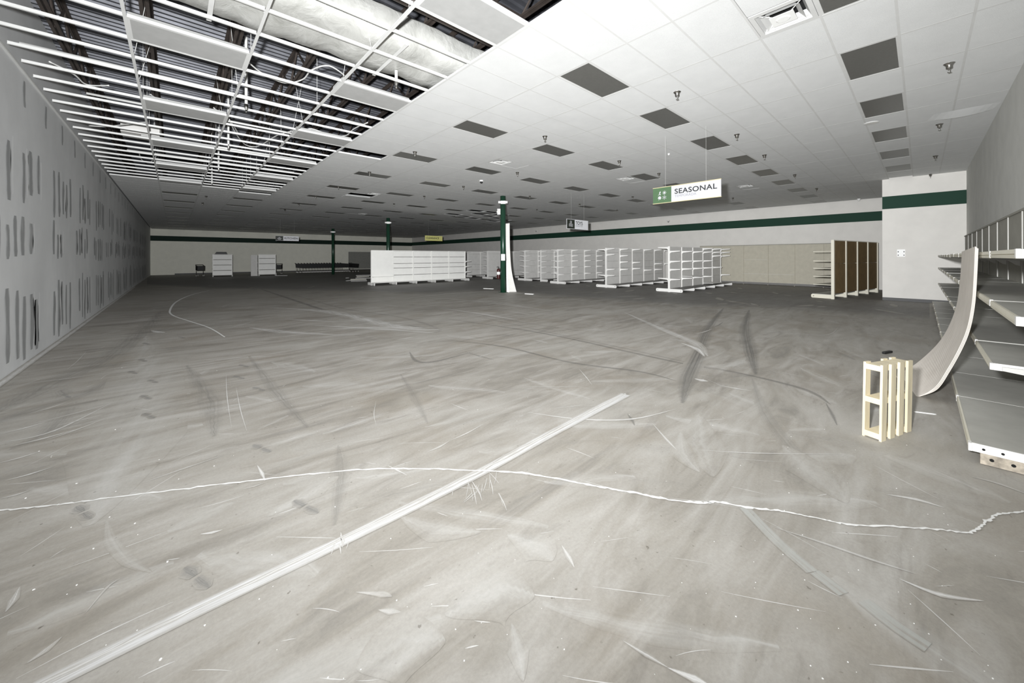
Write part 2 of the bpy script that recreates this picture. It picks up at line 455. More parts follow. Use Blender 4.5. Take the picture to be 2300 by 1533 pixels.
crack = fpx((-40, 1152), (0, 1147), (120, 1135), (250, 1118), (400, 1100), (540, 1083), (680, 1067), (800, 1056), (920, 1053), (1030, 1056),
            (1150, 1061), (1250, 1075), (1350, 1095), (1430, 1108), (1500, 1122), (1580, 1130), (1605, 1127), (1680, 1140), (1750, 1148),
            (1830, 1163), (1900, 1178), (2000, 1183), (2100, 1189), (2180, 1196), (2210, 1175), (2240, 1157), (2300, 1150), (2345, 1147))
ribbon(crack, [0.017] * 10 + [0.023] * 8 + [0.016] * 10, 'floor_crack', M_CRACK, 0.0050, sub=10, jit=0.0035)
ribbon(fpx((60, 1560), (460, 1362), (780, 1210), (1075, 1063), (1240, 973), (1405, 886)), [0.095, 0.10, 0.095, 0.105, 0.11, 0.13], 'joint_filler_line', M_STRIPE, 0.0046, sub=6)
ribbon(fpx((60, 1554), (460, 1358), (780, 1206), (1075, 1060), (1240, 971), (1405, 884)), [0.018, 0.022, 0.025, 0.035, 0.03, 0.03], 'joint_filler_line', M_SCUFF, 0.0048, sub=6, jit=0.003)
for n_ in range(26):
    cx_, cy_, sp_ = ((1075, 1088, 45) if n_ < 18 else (775, 1222, 28))
    x, y = cx_ + random.gauss(0, sp_ * 0.6), cy_ + random.gauss(0, sp_ * 0.35)
    L = random.uniform(0.4, 1.0) * sp_; dx = random.gauss(0, sp_ * 0.3)
    ribbon(fpx((x, y - L * 0.3), (x + dx * 0.5 + 1, y + L * 0.2), (x + dx, y + L * 0.7)), [0.003, random.uniform(0.003, 0.009), 0.002], 'filler_smear', M_SCUFF, 0.0042 + 0.00003 * n_)
# curved white line and wall-foot dust line
ribbon(fpx((470, 652), (430, 662), (397, 677), (382, 696), (388, 708), (425, 721), (470, 736), (505, 757)), [0.05, 0.07, 0.07, 0.06, 0.05, 0.045, 0.04, 0.03], 'chalk_curve', M_CRACK, 0.0044)
ribbon([(XL + 0.05, 6), (XL + 0.06, 12), (XL + 0.05, 20), (XL + 0.05, 30)], [0.09, 0.09, 0.09, 0.09], 'wall_foot_dust', M_SCUFF, 0.0044)
# tyre tracks
TR = [
    ([(1000, 715), (1213, 747), (1435, 795), (1539, 817), (1652, 836), (1804, 873), (1865, 908)], 0.10, M_TRACK),
    ([(1000, 763), (1130, 778), (1278, 813), (1435, 834), (1522, 856)], 0.09, M_TRACK),
    ([(1026, 699), (1215, 742), (1440, 790), (1700, 850)], 0.12, M_TRACKF),
    ([(1625, 692), (1590, 738), (1570, 790), (1545, 850), (1532, 905)], 0.28, M_TRACK),
    ([(1683, 696), (1674, 735), (1685, 790), (1697, 840)], 0.28, M_TRACK),
    ([(1690, 850), (1720, 930), (1800, 1030), (1900, 1120)], 0.16, M_TRACKF),
    ([(575, 645), (640, 667), (760, 706), (840, 722), (985, 738)], 0.20, M_TRACK),
    ([(640, 655), (760, 690), (900, 712), (985, 740), (940, 750)], 0.16, M_TRACKF),
    ([(920, 790), (935, 810), (975, 812), (1060, 790)], 0.10, M_TRACK),
    ([(850, 680), (985, 690), (1150, 720), (1300, 742)], 0.12, M_TRACKF),
    ([(900, 840), (930, 890), (960, 950)], 0.14, M_TRACKF),
    ([(1045, 790), (1110, 808)], 0.06, M_TRACK),
    ([(1600, 735), (1625, 722)], 0.06, M_TRACK),
    ([(560, 800), (620, 880), (690, 960)], 0.22, M_TRACKF),
    ([(240, 1170), (250, 1215), (290, 1260), (340, 1285)], 0.06, M_DUSTB),
    ([(100, 860), (150, 890), (120, 960), (20, 1010)], 0.25, M_TRACKF),
    ([(0, 930), (140, 915), (300, 880)], 0.18, M_TRACKF),
    ([(-20, 930), (100, 870), (230, 808), (320, 745), (360, 700)], 0.55, M_TRACKF), ([(-40, 960), (60, 925), (200, 880), (270, 840)], 0.35, M_TRACKF), ([(420, 820), (470, 900), (480, 980)], 0.3, M_TRACKF),
    ([(1410, 930), (1425, 955)], 0.05, M_TRACK),
    ([(1855, 905), (1880, 955)], 0.05, M_TRACK),
    ([(1880, 790), (1920, 808)], 0.16, M_TRACKF),
    ([(760, 1000), (765, 1060), (750, 1180)], 0.16, M_TRACKF),
]
for i, (p, w, m) in enumerate(TR):
    if len(p) == 2: p = [p[0], ((p[0][0] + p[1][0]) / 2 + 2, (p[0][1] + p[1][1]) / 2 + 1), p[1]]
    ribbon(fpx(*p), [w * 0.15] + [w] * (len(p) - 2) + [w * 0.15], 'tyre_mark', m, 0.0010 + 0.00003 * i)
M_DIMFLOOR = decal('undusted_falloff_concrete', (0.135, 0.133, 0.13), 0.05, 0.35, 0.62, 0.8, 0.03, (0.3, 0.3))  # far floor darkened in colour: undusted concrete plus painted-in light falloff
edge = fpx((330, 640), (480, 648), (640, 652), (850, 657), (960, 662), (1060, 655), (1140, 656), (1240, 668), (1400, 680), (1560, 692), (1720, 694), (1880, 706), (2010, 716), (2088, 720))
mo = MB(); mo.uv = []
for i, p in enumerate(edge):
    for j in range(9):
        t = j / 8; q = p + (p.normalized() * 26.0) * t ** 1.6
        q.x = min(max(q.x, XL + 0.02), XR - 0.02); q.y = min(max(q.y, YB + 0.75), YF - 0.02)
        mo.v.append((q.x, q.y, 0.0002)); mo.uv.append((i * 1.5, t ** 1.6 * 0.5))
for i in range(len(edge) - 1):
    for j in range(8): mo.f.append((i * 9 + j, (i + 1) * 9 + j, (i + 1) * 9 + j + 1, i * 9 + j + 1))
mo.build('undusted_falloff_floor', M_DIMFLOOR, floor)
# pale swept paths, dust and white scuffs
DU = [
    ([(330, 755), (330, 830), (320, 900), (290, 1000), (200, 1180)], 0.75, M_DUSTB),
    ([(600, 690), (740, 700), (900, 735), (990, 740)], 0.5, M_DUST),
    ([(900, 672), (1000, 660), (1130, 655), (1230, 668)], 0.35, M_DUST),
    ([(950, 668), (1080, 676), (1250, 700)], 0.9, M_DUSTB),
    ([(700, 730), (850, 738), (980, 748)], 0.28, M_DUST),
    ([(560, 735), (640, 745), (760, 752)], 0.4, M_DUST),
    ([(1400, 700), (1490, 740), (1560, 770), (1590, 800)], 0.25, M_DUST),
    ([(1530, 770), (1565, 783), (1582, 800)], 0.16, M_SCUFF),
    ([(1560, 850), (1590, 856)], 0.14, M_SCUFF),
    ([(1610, 864), (1690, 878)], 0.06, M_SCUFF),
    ([(1180, 925), (1300, 941), (1420, 941), (1520, 918)], 0.05, M_SCUFF),
    ([(1465, 950), (1500, 990), (1520, 1010)], 0.06, M_DUST),
    ([(1530, 970), (1535, 1020), (1570, 1060)], 0.22, M_DUSTB),
    ([(1570, 930), (1580, 1000), (1600, 1070)], 0.4, M_DUSTB),
    ([(1760, 1000), (1830, 1060), (1900, 1130)], 0.4, M_DUSTB),
    ([(1700, 742), (1790, 750), (1860, 751), (1882, 735)], 0.035, M_SCUFF),
    ([(1560, 750), (1600, 738)], 0.07, M_SCUFF),
    ([(1735, 1183), (1850, 1220), (1960, 1258), (2060, 1290)], 0.035, M_DUST),
    ([(2020, 1300), (2110, 1335), (2210, 1350)], 0.06, M_SCUFF),
    ([(1990, 1110), (2060, 1122), (2120, 1140)], 0.07, M_SCUFF),
    ([(2180, 1070), (2240, 1085), (2320, 1115)], 0.06, M_DUST),
    ([(1560, 1010), (1700, 1018), (1910, 1020)], 0.025, M_SCUFF),
    ([(1010, 990), (1085, 953)], 0.03, M_SCUFF),
    ([(960, 1015), (1010, 990)], 0.05, M_DUST),
    ([(1060, 805), (1110, 790)], 0.03, M_SCUFF), ([(1000, 790), (1060, 780)], 0.03, M_DUST),
    ([(1300, 828), (1330, 865)], 0.03, M_SCUFF), ([(1180, 868), (1300, 868)], 0.05, M_DUST),
    ([(870, 1045), (915, 1068)], 0.03, M_SCUFF),
    ([(320, 1085), (420, 1050), (510, 1020)], 0.04, M_DUST),
    ([(540, 1100), (600, 1082)], 0.03, M_DUST), ([(578, 1045), (595, 1080)], 0.05, M_SCUFF),
    ([(450, 1200), (500, 1190)], 0.05, M_SCUFF),
    ([(0, 995), (120, 968), (250, 905)], 0.05, M_SCUFF), ([(40, 960), (180, 925), (250, 905)], 0.06, M_DUST),
    ([(0, 975), (110, 945)], 0.05, M_SCUFF), ([(20, 1003), (180, 962)], 0.06, M_SCUFF), ([(-10, 1042), (95, 1012)], 0.05, M_SCUFF), ([(100, 990), (235, 940)], 0.04, M_SCUFF), ([(60, 930), (150, 903)], 0.05, M_SCUFF),
    ([(10, 1080), (120, 1048)], 0.05, M_SCUFF), ([(130, 955), (250, 925)], 0.05, M_DUST), ([(0, 1120), (70, 1100)], 0.05, M_DUST), ([(150, 760), (230, 752)], 0.08, M_SCUFF), ([(90, 808), (170, 795)], 0.06, M_SCUFF), ([(340, 742), (370, 747)], 0.2, M_SCUFF),
    ([(700, 742), (830, 735), (990, 736)], 0.12, M_SCUFF), ([(640, 716), (760, 722)], 0.25, M_DUST), ([(980, 690), (1090, 706), (1180, 722)], 0.2, M_DUST),
    ([(70, 860), (230, 838)], 0.04, M_SCUFF), ([(150, 830), (195, 788)], 0.02, M_SCUFF),
    ([(305, 916), (350, 923)], 0.02, M_SCUFF), ([(500, 912), (560, 905)], 0.05, M_DUST),
    ([(508, 840), (510, 890), (520, 960)], 0.02, M_SCUFF), ([(530, 868), (540, 920), (555, 970)], 0.02, M_SCUFF),
    ([(845, 900), (840, 930), (845, 955)], 0.015, M_SCUFF),
    ([(1700, 1160), (1710, 1185)], 0.03, M_DUST),
    ([(1140, 1200), (1210, 1230), (1240, 1260)], 0.25, M_DUSTB), ([(900, 1160), (980, 1190), (1080, 1195)], 0.2, M_DUSTB),
    ([(600, 1160), (700, 1100), (760, 1070)], 0.25, M_DUSTB), ([(1262, 1225), (1290, 1275)], 0.06, M_DUST),
    ([(1150, 1400), (1175, 1530)], 0.09, M_DUSTB), ([(800, 1330), (860, 1335), (880, 1340)], 0.06, M_DUST),
    ([(1500, 1500), (1560, 1525), (1600, 1545)], 0.06, M_SCUFF), ([(1400, 1440), (1500, 1500)], 0.04, M_DUST),
    ([(12, 1375), (45, 1318)], 0.06, M_DUST), ([(60, 1490), (140, 1430)], 0.06, M_DUST),
    ([(190, 1380), (240, 1320), (270, 1300)], 0.03, M_DUST), ([(850, 1370), (900, 1375)], 0.06, M_DUST),
    ([(800, 1500), (900, 1450), (1000, 1440)], 0.35, M_DUSTB), ([(1000, 1380), (1120, 1330), (1200, 1340)], 0.35, M_DUSTB),
]
DU.sort(key=lambda t: -t[1])
for i, (p, w, m) in enumerate(DU):
    if w < 0.09: w *= 0.62
    if len(p) == 2: p = [p[0], ((p[0][0] + p[1][0]) / 2 + 2, (p[0][1] + p[1][1]) / 2 + 1), p[1]]
    ribbon(fpx(*p), [w * 0.06] + [w] * (len(p) - 2) + [w * 0.06], 'floor_scuff', m, 0.0018 + 0.00003 * i)
for i, (p, w) in enumerate((([(1672, 1140), (1745, 1215), (1825, 1285)], 0.075), ([(1830, 1285), (1895, 1335)], 0.07), ([(1940, 1350), (2010, 1405), (2085, 1455)], 0.08))):
    ribbon(fpx(*p), [w] * len(p), 'tape_residue', M_SEAM, 0.0037 + 0.0001 * i)
def footprint(x, y, s=1.0):
    c = on_z(x, y, 0); d = Vector((-0.35, 1, 0)).normalized() * 0.11 * s
    sd = Vector((d.y, -d.x, 0)) * 0.0
    ribbon([c - d, c - d * 0.6, c + d * 0.1], [0.02, 0.07, 0.05], 'shoe_print', M_FOOT, 0.0041, smooth=True)
    ribbon([c + d * 0.3, c + d * 0.8, c + d * 1.3], [0.05, 0.09, 0.03], 'shoe_print', M_FOOT, 0.0041, smooth=True)
for x, y in ((329, 772), (322, 810), (300, 837), (345, 857), (329, 893), (336, 935), (307, 760), (409, 758), (549, 822), (538, 848), (583, 874),
             (190, 1153), (445, 1300), (690, 1140), (590, 1008), (150, 700 + 190)):
    footprint(x, y)
# countless small scratches and plaster chips
def scratch_field(name, n, m, zoff, wr, lr, ymax=900):
    mb = MB(); mb.uv = []; taken = []
    for i in range(n):
        x = random.uniform(-30, 2330); y = 640 + ymax * random.random() ** 1.25
        if x > 2050 and y < 1060: continue
        if x < 400 and y < 860 - x * 0.70: continue
        s = (x - 1150) / 1150 * 0.42 + random.gauss(0, 0.22)
        L = random.uniform(*lr)
        a = on_z(x, y, 0); b = on_z(x + 30, y + 30 * s, 0); d = (b - a)
        if d.length < 1e-4: continue
        if any((a - q).length < 0.5 * (L + l) + 0.02 for q, l in taken): continue
        taken.append((a, L))
        d.normalize(); nr = Vector((-d.y, d.x, 0))
        w = random.uniform(*wr); bend = random.gauss(0, 0.08) * L
        i0 = len(mb.v); ph = random.uniform(0, 50); zz = zoff
        for q in range(5):
            t = q / 4; p = a + d * L * (t - 0.5) + nr * bend * (t - 0.5) ** 2
            ww = w * (0.15 + 1.0 * math.sin(math.pi * min(max(t, 0.05), 0.95)))
            p1, p2 = p + nr * ww / 2, p - nr * ww / 2
            mb.v += [(p1.x, p1.y, zz), (p2.x, p2.y, zz)]; mb.uv += [(ph + L * t, 0), (ph + L * t, 1)]
        for q in range(4): mb.f.append((i0 + 2 * q, i0 + 2 * q + 1, i0 + 2 * q + 3, i0 + 2 * q + 2))
    return tag(mb.build(name, m, floor), kind='stuff')
scratch_field('white_scratches', 430, M_SCUFF, 0.0009, (0.003, 0.009), (0.05, 0.45))
scratch_field('dust_streaks', 500, M_DUSTB, 0.0006, (0.08, 0.25), (0.3, 1.2))
scratch_field('dark_streaks', 300, M_STREAKD, 0.0003, (0.08, 0.26), (0.4, 1.3), 480)
mb = MB()
for i in range(220):
    x = random.uniform(0, 2300); y = 660 + 870 * random.random() ** 1.2
    if x > 2040 and y < 1080: continue
    if x < 420 and y < 870 - x * 0.70: continue
    c = on_z(x, y, 0); r = random.uniform(0.0012, 0.0036) * (1.5 if x < 500 else 1)
    pts = [(c.x + r * random.uniform(0.6, 1.3) * math.cos(a), c.y + r * random.uniform(0.6, 1.3) * math.sin(a)) for a in (0, 1.3, 2.5, 3.8, 5.0)]
    mb.prism(pts, 'z', 0.001, 0.001 + r * 0.5)
tag(mb.build('plaster_chips', mat('plaster_chip', (0.85, 0.85, 0.83), 0.9), floor), kind='stuff')

# ================================================================== CEILING
NU0, NU1, NV0, NV1 = -1, 21, -7, 76
OPEN_END = {-1: 25, 0: 25, 1: 26, 2: 27}
lights = {}
for u in range(0, 21, 2):
    for v in range(-5, 76, 5): lights[(u, v)] = 1
HOLES = {(3, 11), (5, 22), (11, 24), (12, 24), (12, 26), (13, 27), (11, 28), (14, 28), (12, 29), (13, 30), (14, 30), (15, 29), (13, 25), (15, 31)}
DIFF = [(4.72, -3.55), (6.21, 8.56), (10.31, 6.69), (14.44, 2.59), (5.54, 21.76), (7.92, 34.05)]
DCELLS = {}
for (du, dv) in DIFF:
    DCELLS[(math.floor(du), math.floor(dv))] = 1
def is_open(u, v): return u in OPEN_END and -3 <= v < OPEN_END[u]
TEEW = 0.034
CROSSW = 0.026
TZ = CEIL + 0.0003
tile_me = MB().box(TEEW / 2, TU - TEEW / 2, CROSSW / 2, TV - CROSSW / 2, 0, 0.016).mesh('ceiling_tile', M_TILE)
tiles = []
for u in range(NU0, NU1):
    for v in range(NV0, NV1):
        if is_open(u, v) or (u, v) in lights or (u, v) in HOLES or (u, v) in DCELLS: continue
        if gx(u) > XB - 0.3 and gy(v) < YBUMP - 0.3: continue
        tiles.append((u, v))
def cell_key(c):
    X, Y = gx(c[0] + 0.5), gy(c[1] + 0.5)
    return (0 if in_view(X, Y) and depth(X, Y) > 2.2 else 1, depth(X, Y))
tiles.sort(key=cell_key)
field = MB()
for (u, v) in tiles[300:]:
    field.box(gx(u) + TEEW / 2, gx(u + 1) - TEEW / 2, gy(v) + CROSSW / 2, gy(v + 1) - CROSSW / 2, CEIL + 0.0006, CEIL + 0.016)
ceiling = tag(field.build('ceiling', M_TILE), kind='structure')
tag(ceiling, 'white suspended tile ceiling, stripped to its bare grid on the left')
for (u, v) in tiles[:300]:
    o = place('ceiling_tile', tile_me, ceiling, (gx(u), gy(v), TZ + random.uniform(0, 0.0006)))
# tees: main runners along the depth, cross tees between them
def tee_mesh(L, w=CROSSW):
    return MB().box(0, L, -w / 2, w / 2, 0, 0.004).box(0, L, -0.002, 0.002, 0.004, 0.040).box(0, L, -0.006, 0.006, 0.034, 0.042)
for u in range(NU0, NU1 + 1):
    x = gx(u)
    ya, yb = gy(NV0), gy(NV1)
    if x > XB - 0.3: ya = YBUMP
    if u == NU0: x = XL + 0.012
    x = min(x, XR - 0.02)
    MB().box(x - TEEW / 2, x + TEEW / 2, ya, yb, CEIL, CEIL + 0.004).box(x - 0.002, x + 0.002, ya, yb, CEIL + 0.004, CEIL + 0.040) \
        .box(x - 0.007, x + 0.007, ya, yb, CEIL + 0.034, CEIL + 0.043).build('main_tee', M_TEE, ceiling)
cross_me = tee_mesh(TU - TEEW).mesh('cross_tee', M_TEE)
cross = []
for u in range(NU0, NU1):
    for v in range(NV0, NV1 + 1):
        if gx(u) > XB - 0.3 and gy(v) < YBUMP: continue
        op = is_open(u, v) or is_open(u, v - 1)
        X, Y = gx(u + 0.5), gy(v)
        cross.append((0 if op else 1, 0 if in_view(X, Y) and depth(X, Y) > 2 else 1, depth(X, Y), u, v))
cross.sort()
tf = MB()
for i, (op, vis, d, u, v) in enumerate(cross):
    if i < 300:
        place('cross_tee', cross_me, ceiling, (gx(u) + TEEW / 2, gy(v), CEIL))
    else:
        tf.box(gx(u) + TEEW / 2, gx(u + 1) - TEEW / 2, gy(v) - CROSSW / 2, gy(v) + CROSSW / 2, CEIL, CEIL + 0.004)
tag(tf.build('cross_tee_field', M_TEE, ceiling), kind='stuff')
# a sagging tile joint by the front wall
sag = MB()
for k in range(10):
    x0 = gx(9.56) ; t0, t1 = k / 10, (k + 1) / 10
    y0, y1 = gy(-6.95 + 1.5 * t0), gy(-6.95 + 1.5 * t1)
    s0, s1 = 0.05 * math.sin(math.pi * t0), 0.05 * math.sin(math.pi * t1)
    sag.quad((x0, y0, CEIL - 0.002), (x0 + 0.42, y0, CEIL - 0.002 - s0), (x0 + 0.42, y1, CEIL - 0.002 - s1), (x0, y1, CEIL - 0.002))
    sag.quad((x0 + 0.42, y0, CEIL - 0.002 - s0), (x0 + 0.46, y0, CEIL - 0.002), (x0 + 0.46, y1, CEIL - 0.002), (x0 + 0.42, y1, CEIL - 0.002 - s1))
sag.build('sagging_tile', M_TILE, ceiling)

# hanging wires of the bare grid
WIRE = MB().tube([(0, 0, 0), (0, 0, 1)], 0.0035, 5).mesh('hanger_wire', M_CABLE)
for u in range(0, 4):
    for v in range(1, 27, 2):
        if u > 2 and v % 4: continue
        z1 = DECK - CEIL - 0.05
        o = place('hanger_wire', WIRE, ceiling, (gx(u) + random.uniform(-0.01, 0.01), gy(v) + random.uniform(-0.25, 0.25), CEIL + 0.04))
        o.scale = (1, 1, z1)
        if random.random() < 0.35:
            o.rotation_euler = (random.uniform(-0.25, 0.25), random.uniform(-0.2, 0.2), 0)
            o.scale = (1, 1, z1 * 0.9)

# lay-in light fixtures, all unlit
def light_meshes(lens):
    w = 0.022
    x0, x1, y0, y1 = TEEW / 2, TU - TEEW / 2, CROSSW / 2, TV - CROSSW / 2
    fr = MB().box(x0, x1, y0, y0 + w, 0, 0.02).box(x0, x1, y1 - w, y1, 0, 0.02).box(x0, x0 + w, y0 + w, y1 - w, 0, 0.02).box(x1 - w, x1, y0 + w, y1 - w, 0, 0.02)
    hs = MB().prism([(y0, 0.021), (y1, 0.021), (y1 - 0.07, 0.11), (y0 + 0.07, 0.11)], 'x', x0, x1)
    ln = MB().box(x0 + w, x1 - w, y0 + w, y1 - w, 0.0012, 0.018)
    return (fr.mesh('frame', M_TEE), hs.mesh('housing', M_TEE), ln.mesh('lens', lens))
LM = {0: light_meshes(M_LENS), 1: light_meshes(M_LENSL)}
vs = list(range(-5, 76, 5))
for (u, v) in sorted(lights):
    X, Y = gx(u + 0.5), gy(v + 0.5)
    if not in_view(X, Y, 0.25): continue
    if gx(u) > XB - 0.8 and gy(v) < YBUMP: continue
    pale = is_open(u, v - 1)
    root = empty('ceiling_light', (gx(u), gy(v), CEIL + 0.002))
    z = depth(X, Y)
    row, pos = ORD[u // 2], ORD[vs.index(v)]
    if pale:
        lab = 'pale unlit light panel in the bare grid, %s row from left wall, %s from front' % (row, pos); grp = 'lights in the bare grid'
    else:
        lab = 'dark unlit light among white tiles, %s row from left wall, %s from front' % (row, pos); grp = 'lights in the tiled ceiling'
    tag(root, lab, 'ceiling light', grp)
    fr, hs, ln = LM[1 if pale else 0]
    place('frame', fr, root); place('lens', ln, root)
    if pale or z < 12: place('housing', hs, root)

# air diffusers
def diffuser(du, dv, lab):
    uc, vc = math.floor(du), math.floor(dv)
    x0, y0 = gx(uc), gy(vc)
    # panel fills the cell; the square four-way vent sits in the half of the cell nearest the measured spot
    half = 0 if du - uc < 0.5 else 1
    cx = x0 + TU * (0.25 + 0.5 * half); cy = y0 + TV / 2
    r = empty('air_diffuser', (cx, cy, CEIL)); tag(r, lab, 'air vent', 'ceiling air vents')
    ox = x0 - cx; s = TV / 2 - TEEW / 2
    pan = MB()
    o0 = (ox + TU / 2 + TEEW / 2) if half == 0 else (ox + TEEW / 2)
    pan.box(o0, o0 + TU / 2 - TEEW, -s, s, 0.004, 0.02)
    pan.build('filler_tile', M_TILE, r)
    MB().box((-s - TEEW * 0.5) if half else (s - TEEW * 0.5), (-s + TEEW * 0.5) if half else (s + TEEW * 0.5), -s, s, -0.001, 0.004).build('divider_tee', M_TEE, r)
    fr = MB(); w = 0.05
    fr.box(-s, s, -s, -s + w, 0, 0.02).box(-s, s, s - w, s, 0, 0.02).box(-s, -s + w, -s + w, s - w, 0, 0.02).box(s - w, s, -s + w, s - w, 0, 0.02)
    fr.build('frame', M_TEE, r)
    def cone(a, za, b, zb, name):
        m = MB(); t = 0.003
        A = [(-a, -a, za), (a, -a, za), (a, a, za), (-a, a, za)]; B = [(-b, -b, zb), (b, -b, zb), (b, b, zb), (-b, b, zb)]
        for q in range(4): m.quad(A[q], A[(q + 1) % 4], B[(q + 1) % 4], B[q])
        m.build(name, M_TEE, r)
    cone(s - w, 0.01, s - 0.10, 0.10, 'outer_cone')
    cone(s - 0.10, -0.006, s - 0.16, 0.06, 'middle_cone')
    m = MB(); a = s - 0.17
    m.box(-a, a, -a, a, -0.012, -0.006); m.lathe([(0.06, -0.02), (0.075, -0.012)], 16)
    m.build('core_plate', M_PLASTIC, r)
    MB().box(-s + 0.02, s - 0.02, -s + 0.02, s - 0.02, 0.115, 0.13).build('dark_plenum', M_HOLE, r)
    st = MB()
    for q in range(4):
        an = math.pi / 4 + q * math.pi / 2
        st.tube([(0.1 * math.cos(an), 0.1 * math.sin(an), 0.0), (0.34 * math.cos(an), 0.34 * math.sin(an), 0.03)], 0.006, 5)
    st.build('spoke', M_TEE, r)
for (d, l) in zip(DIFF, ('large square white air vent at top right of the white ceiling',
                         'small square air vent left of the green post, above the middle lights',
                         'square air vent in the ceiling above the seasonal sign, to its left',
                         'square air vent in the ceiling just right of the seasonal sign',
                         'air vent beside the displaced tile in the far ceiling',
                         'farthest tiny air vent above the dark far wall')):
    diffuser(d[0], d[1], l)
# one displaced tile hanging by its hole
tag(MB().box(0, 1.1, 0, 0.55, 0, 0.016).build('fallen_ceiling_tile', M_TILE, None, loc=(gx(5.0), gy(23.1), CEIL - 0.03)),
    'loose white ceiling tile lying askew beside a missing one', 'ceiling tile')

# sprinkler heads
SPRMESH = (MB().lathe([(0.012, 0.07), (0.045, 0.07), (0.062, 0.0), (0.058, -0.002), (0.036, -0.035), (0.034, -0.07), (0.026, -0.075)], 14).mesh('escutcheon', M_CHROME, True),
           MB().lathe([(0.014, 0.0), (0.014, -0.085), (0.010, -0.10)], 10).box(-0.016, -0.012, -0.003, 0.003, -0.125, -0.08).box(0.012, 0.016, -0.003, 0.003, -0.125, -0.08)
           .lathe([(0.020, -0.122), (0.020, -0.128), (0.006, -0.132)], 10).mesh('sprinkler_head', M_CHROME, True))
SPX = [(1521, 207), (1224, 306), (1655, 302), (1717, 348), (1391, 361), (2132, 143), (2110, 279), (2101, 350), (2090, 391), (932, 341), (830, 386), (760, 418),
       (709, 440), (671, 457), (1162, 387), (1041, 418), (953, 440), (885, 457), (1190, 440), (1785, 392), (1834, 423), (1646, 444), (1302, 458), (1206, 470),
       (1421, 441), (1386, 471), (1480, 389), (1590, 438), (463, 440), (640, 470), (455, 455)]
sp = sorted([on_z(x, y, CEIL) for x, y in SPX], key=lambda p: p.length)
for i, p in enumerate(sp):
    r = empty('sprinkler', (p.x, p.y, CEIL))
    tag(r, 'chrome sprinkler head under the white tiles, %s nearest the camera' % ORD[i], 'sprinkler', 'sprinklers under the tiles')
    place('escutcheon', SPRMESH[0], r); place('sprinkler_head', SPRMESH[1], r)
# sprinkler drops left hanging in the open grid
for i, (x, y, lab) in enumerate(((890, 185, 'white sprinkler drop pipe hanging through the bare grid near the tiled edge'), (553, 240, 'white sprinkler drop pipe between second and third main runners'),
                               (513, 328, 'white sprinkler drop pipe farther along the bare grid'), (491, 378, 'white sprinkler drop pipe near the far end of the bare grid'),
                               (476, 410, 'last small sprinkler drop pipe where the tiles resume'))):
    p = on_z(x, y, CEIL)
    r = empty('sprinkler_drop', (p.x, p.y, CEIL)); tag(r, lab, 'sprinkler pipe', 'sprinkler drops')
    MB().tube([(0, 0, 0.19 if i == 0 else DECK - CEIL + 0.02), (0, 0, -0.02)], 0.024, 8).build('drop_pipe', M_CABLE, r)
    MB().lathe([(0.03, 0.05), (0.034, 0.02), (0.034, -0.02), (0.018, -0.05), (0.016, -0.09), (0.024, -0.10)], 10).build('sprinkler_head', M_CHROME, r, True)
# small ceiling devices
for (x, y, lab) in ((1081, 405, 'small white dome camera under the ceiling above the green post'), (1929, 446, 'white dome camera by the right wall top near the projecting wall'),
                    (1502, 345, 'tiny white dot sensor on the ceiling left of the light column')):
    p = on_z(x, y, CEIL); r = empty('dome_camera', (p.x, p.y, CEIL)); tag(r, lab, 'camera', 'dome cameras')
    if x == 1502: r.scale = (0.4, 0.4, 0.4)
    MB().lathe([(0.07, 0.0), (0.07, -0.04), (0.055, -0.045)], 14).build('housing', M_PLASTIC, r, True)
    MB().lathe([(0.055, -0.045), (0.048, -0.08), (0.025, -0.105), (0.004, -0.11)], 14).build('dome', M_BLACK if x == 1081 else M_PLASTIC, r, True)
p = on_z(1957, 276, CEIL); r = empty('ceiling_speaker', (p.x, p.y, CEIL)); tag(r, 'flat round white ceiling speaker between two dark lights at right', 'speaker')
MB().lathe([(0.12, 0.0), (0.12, -0.008), (0.105, -0.012)], 22).build('rim', M_TEE, r)
MB().lathe([(0.105, -0.010), (0.10, -0.014)], 22).build('grille', M_PANEL, r)

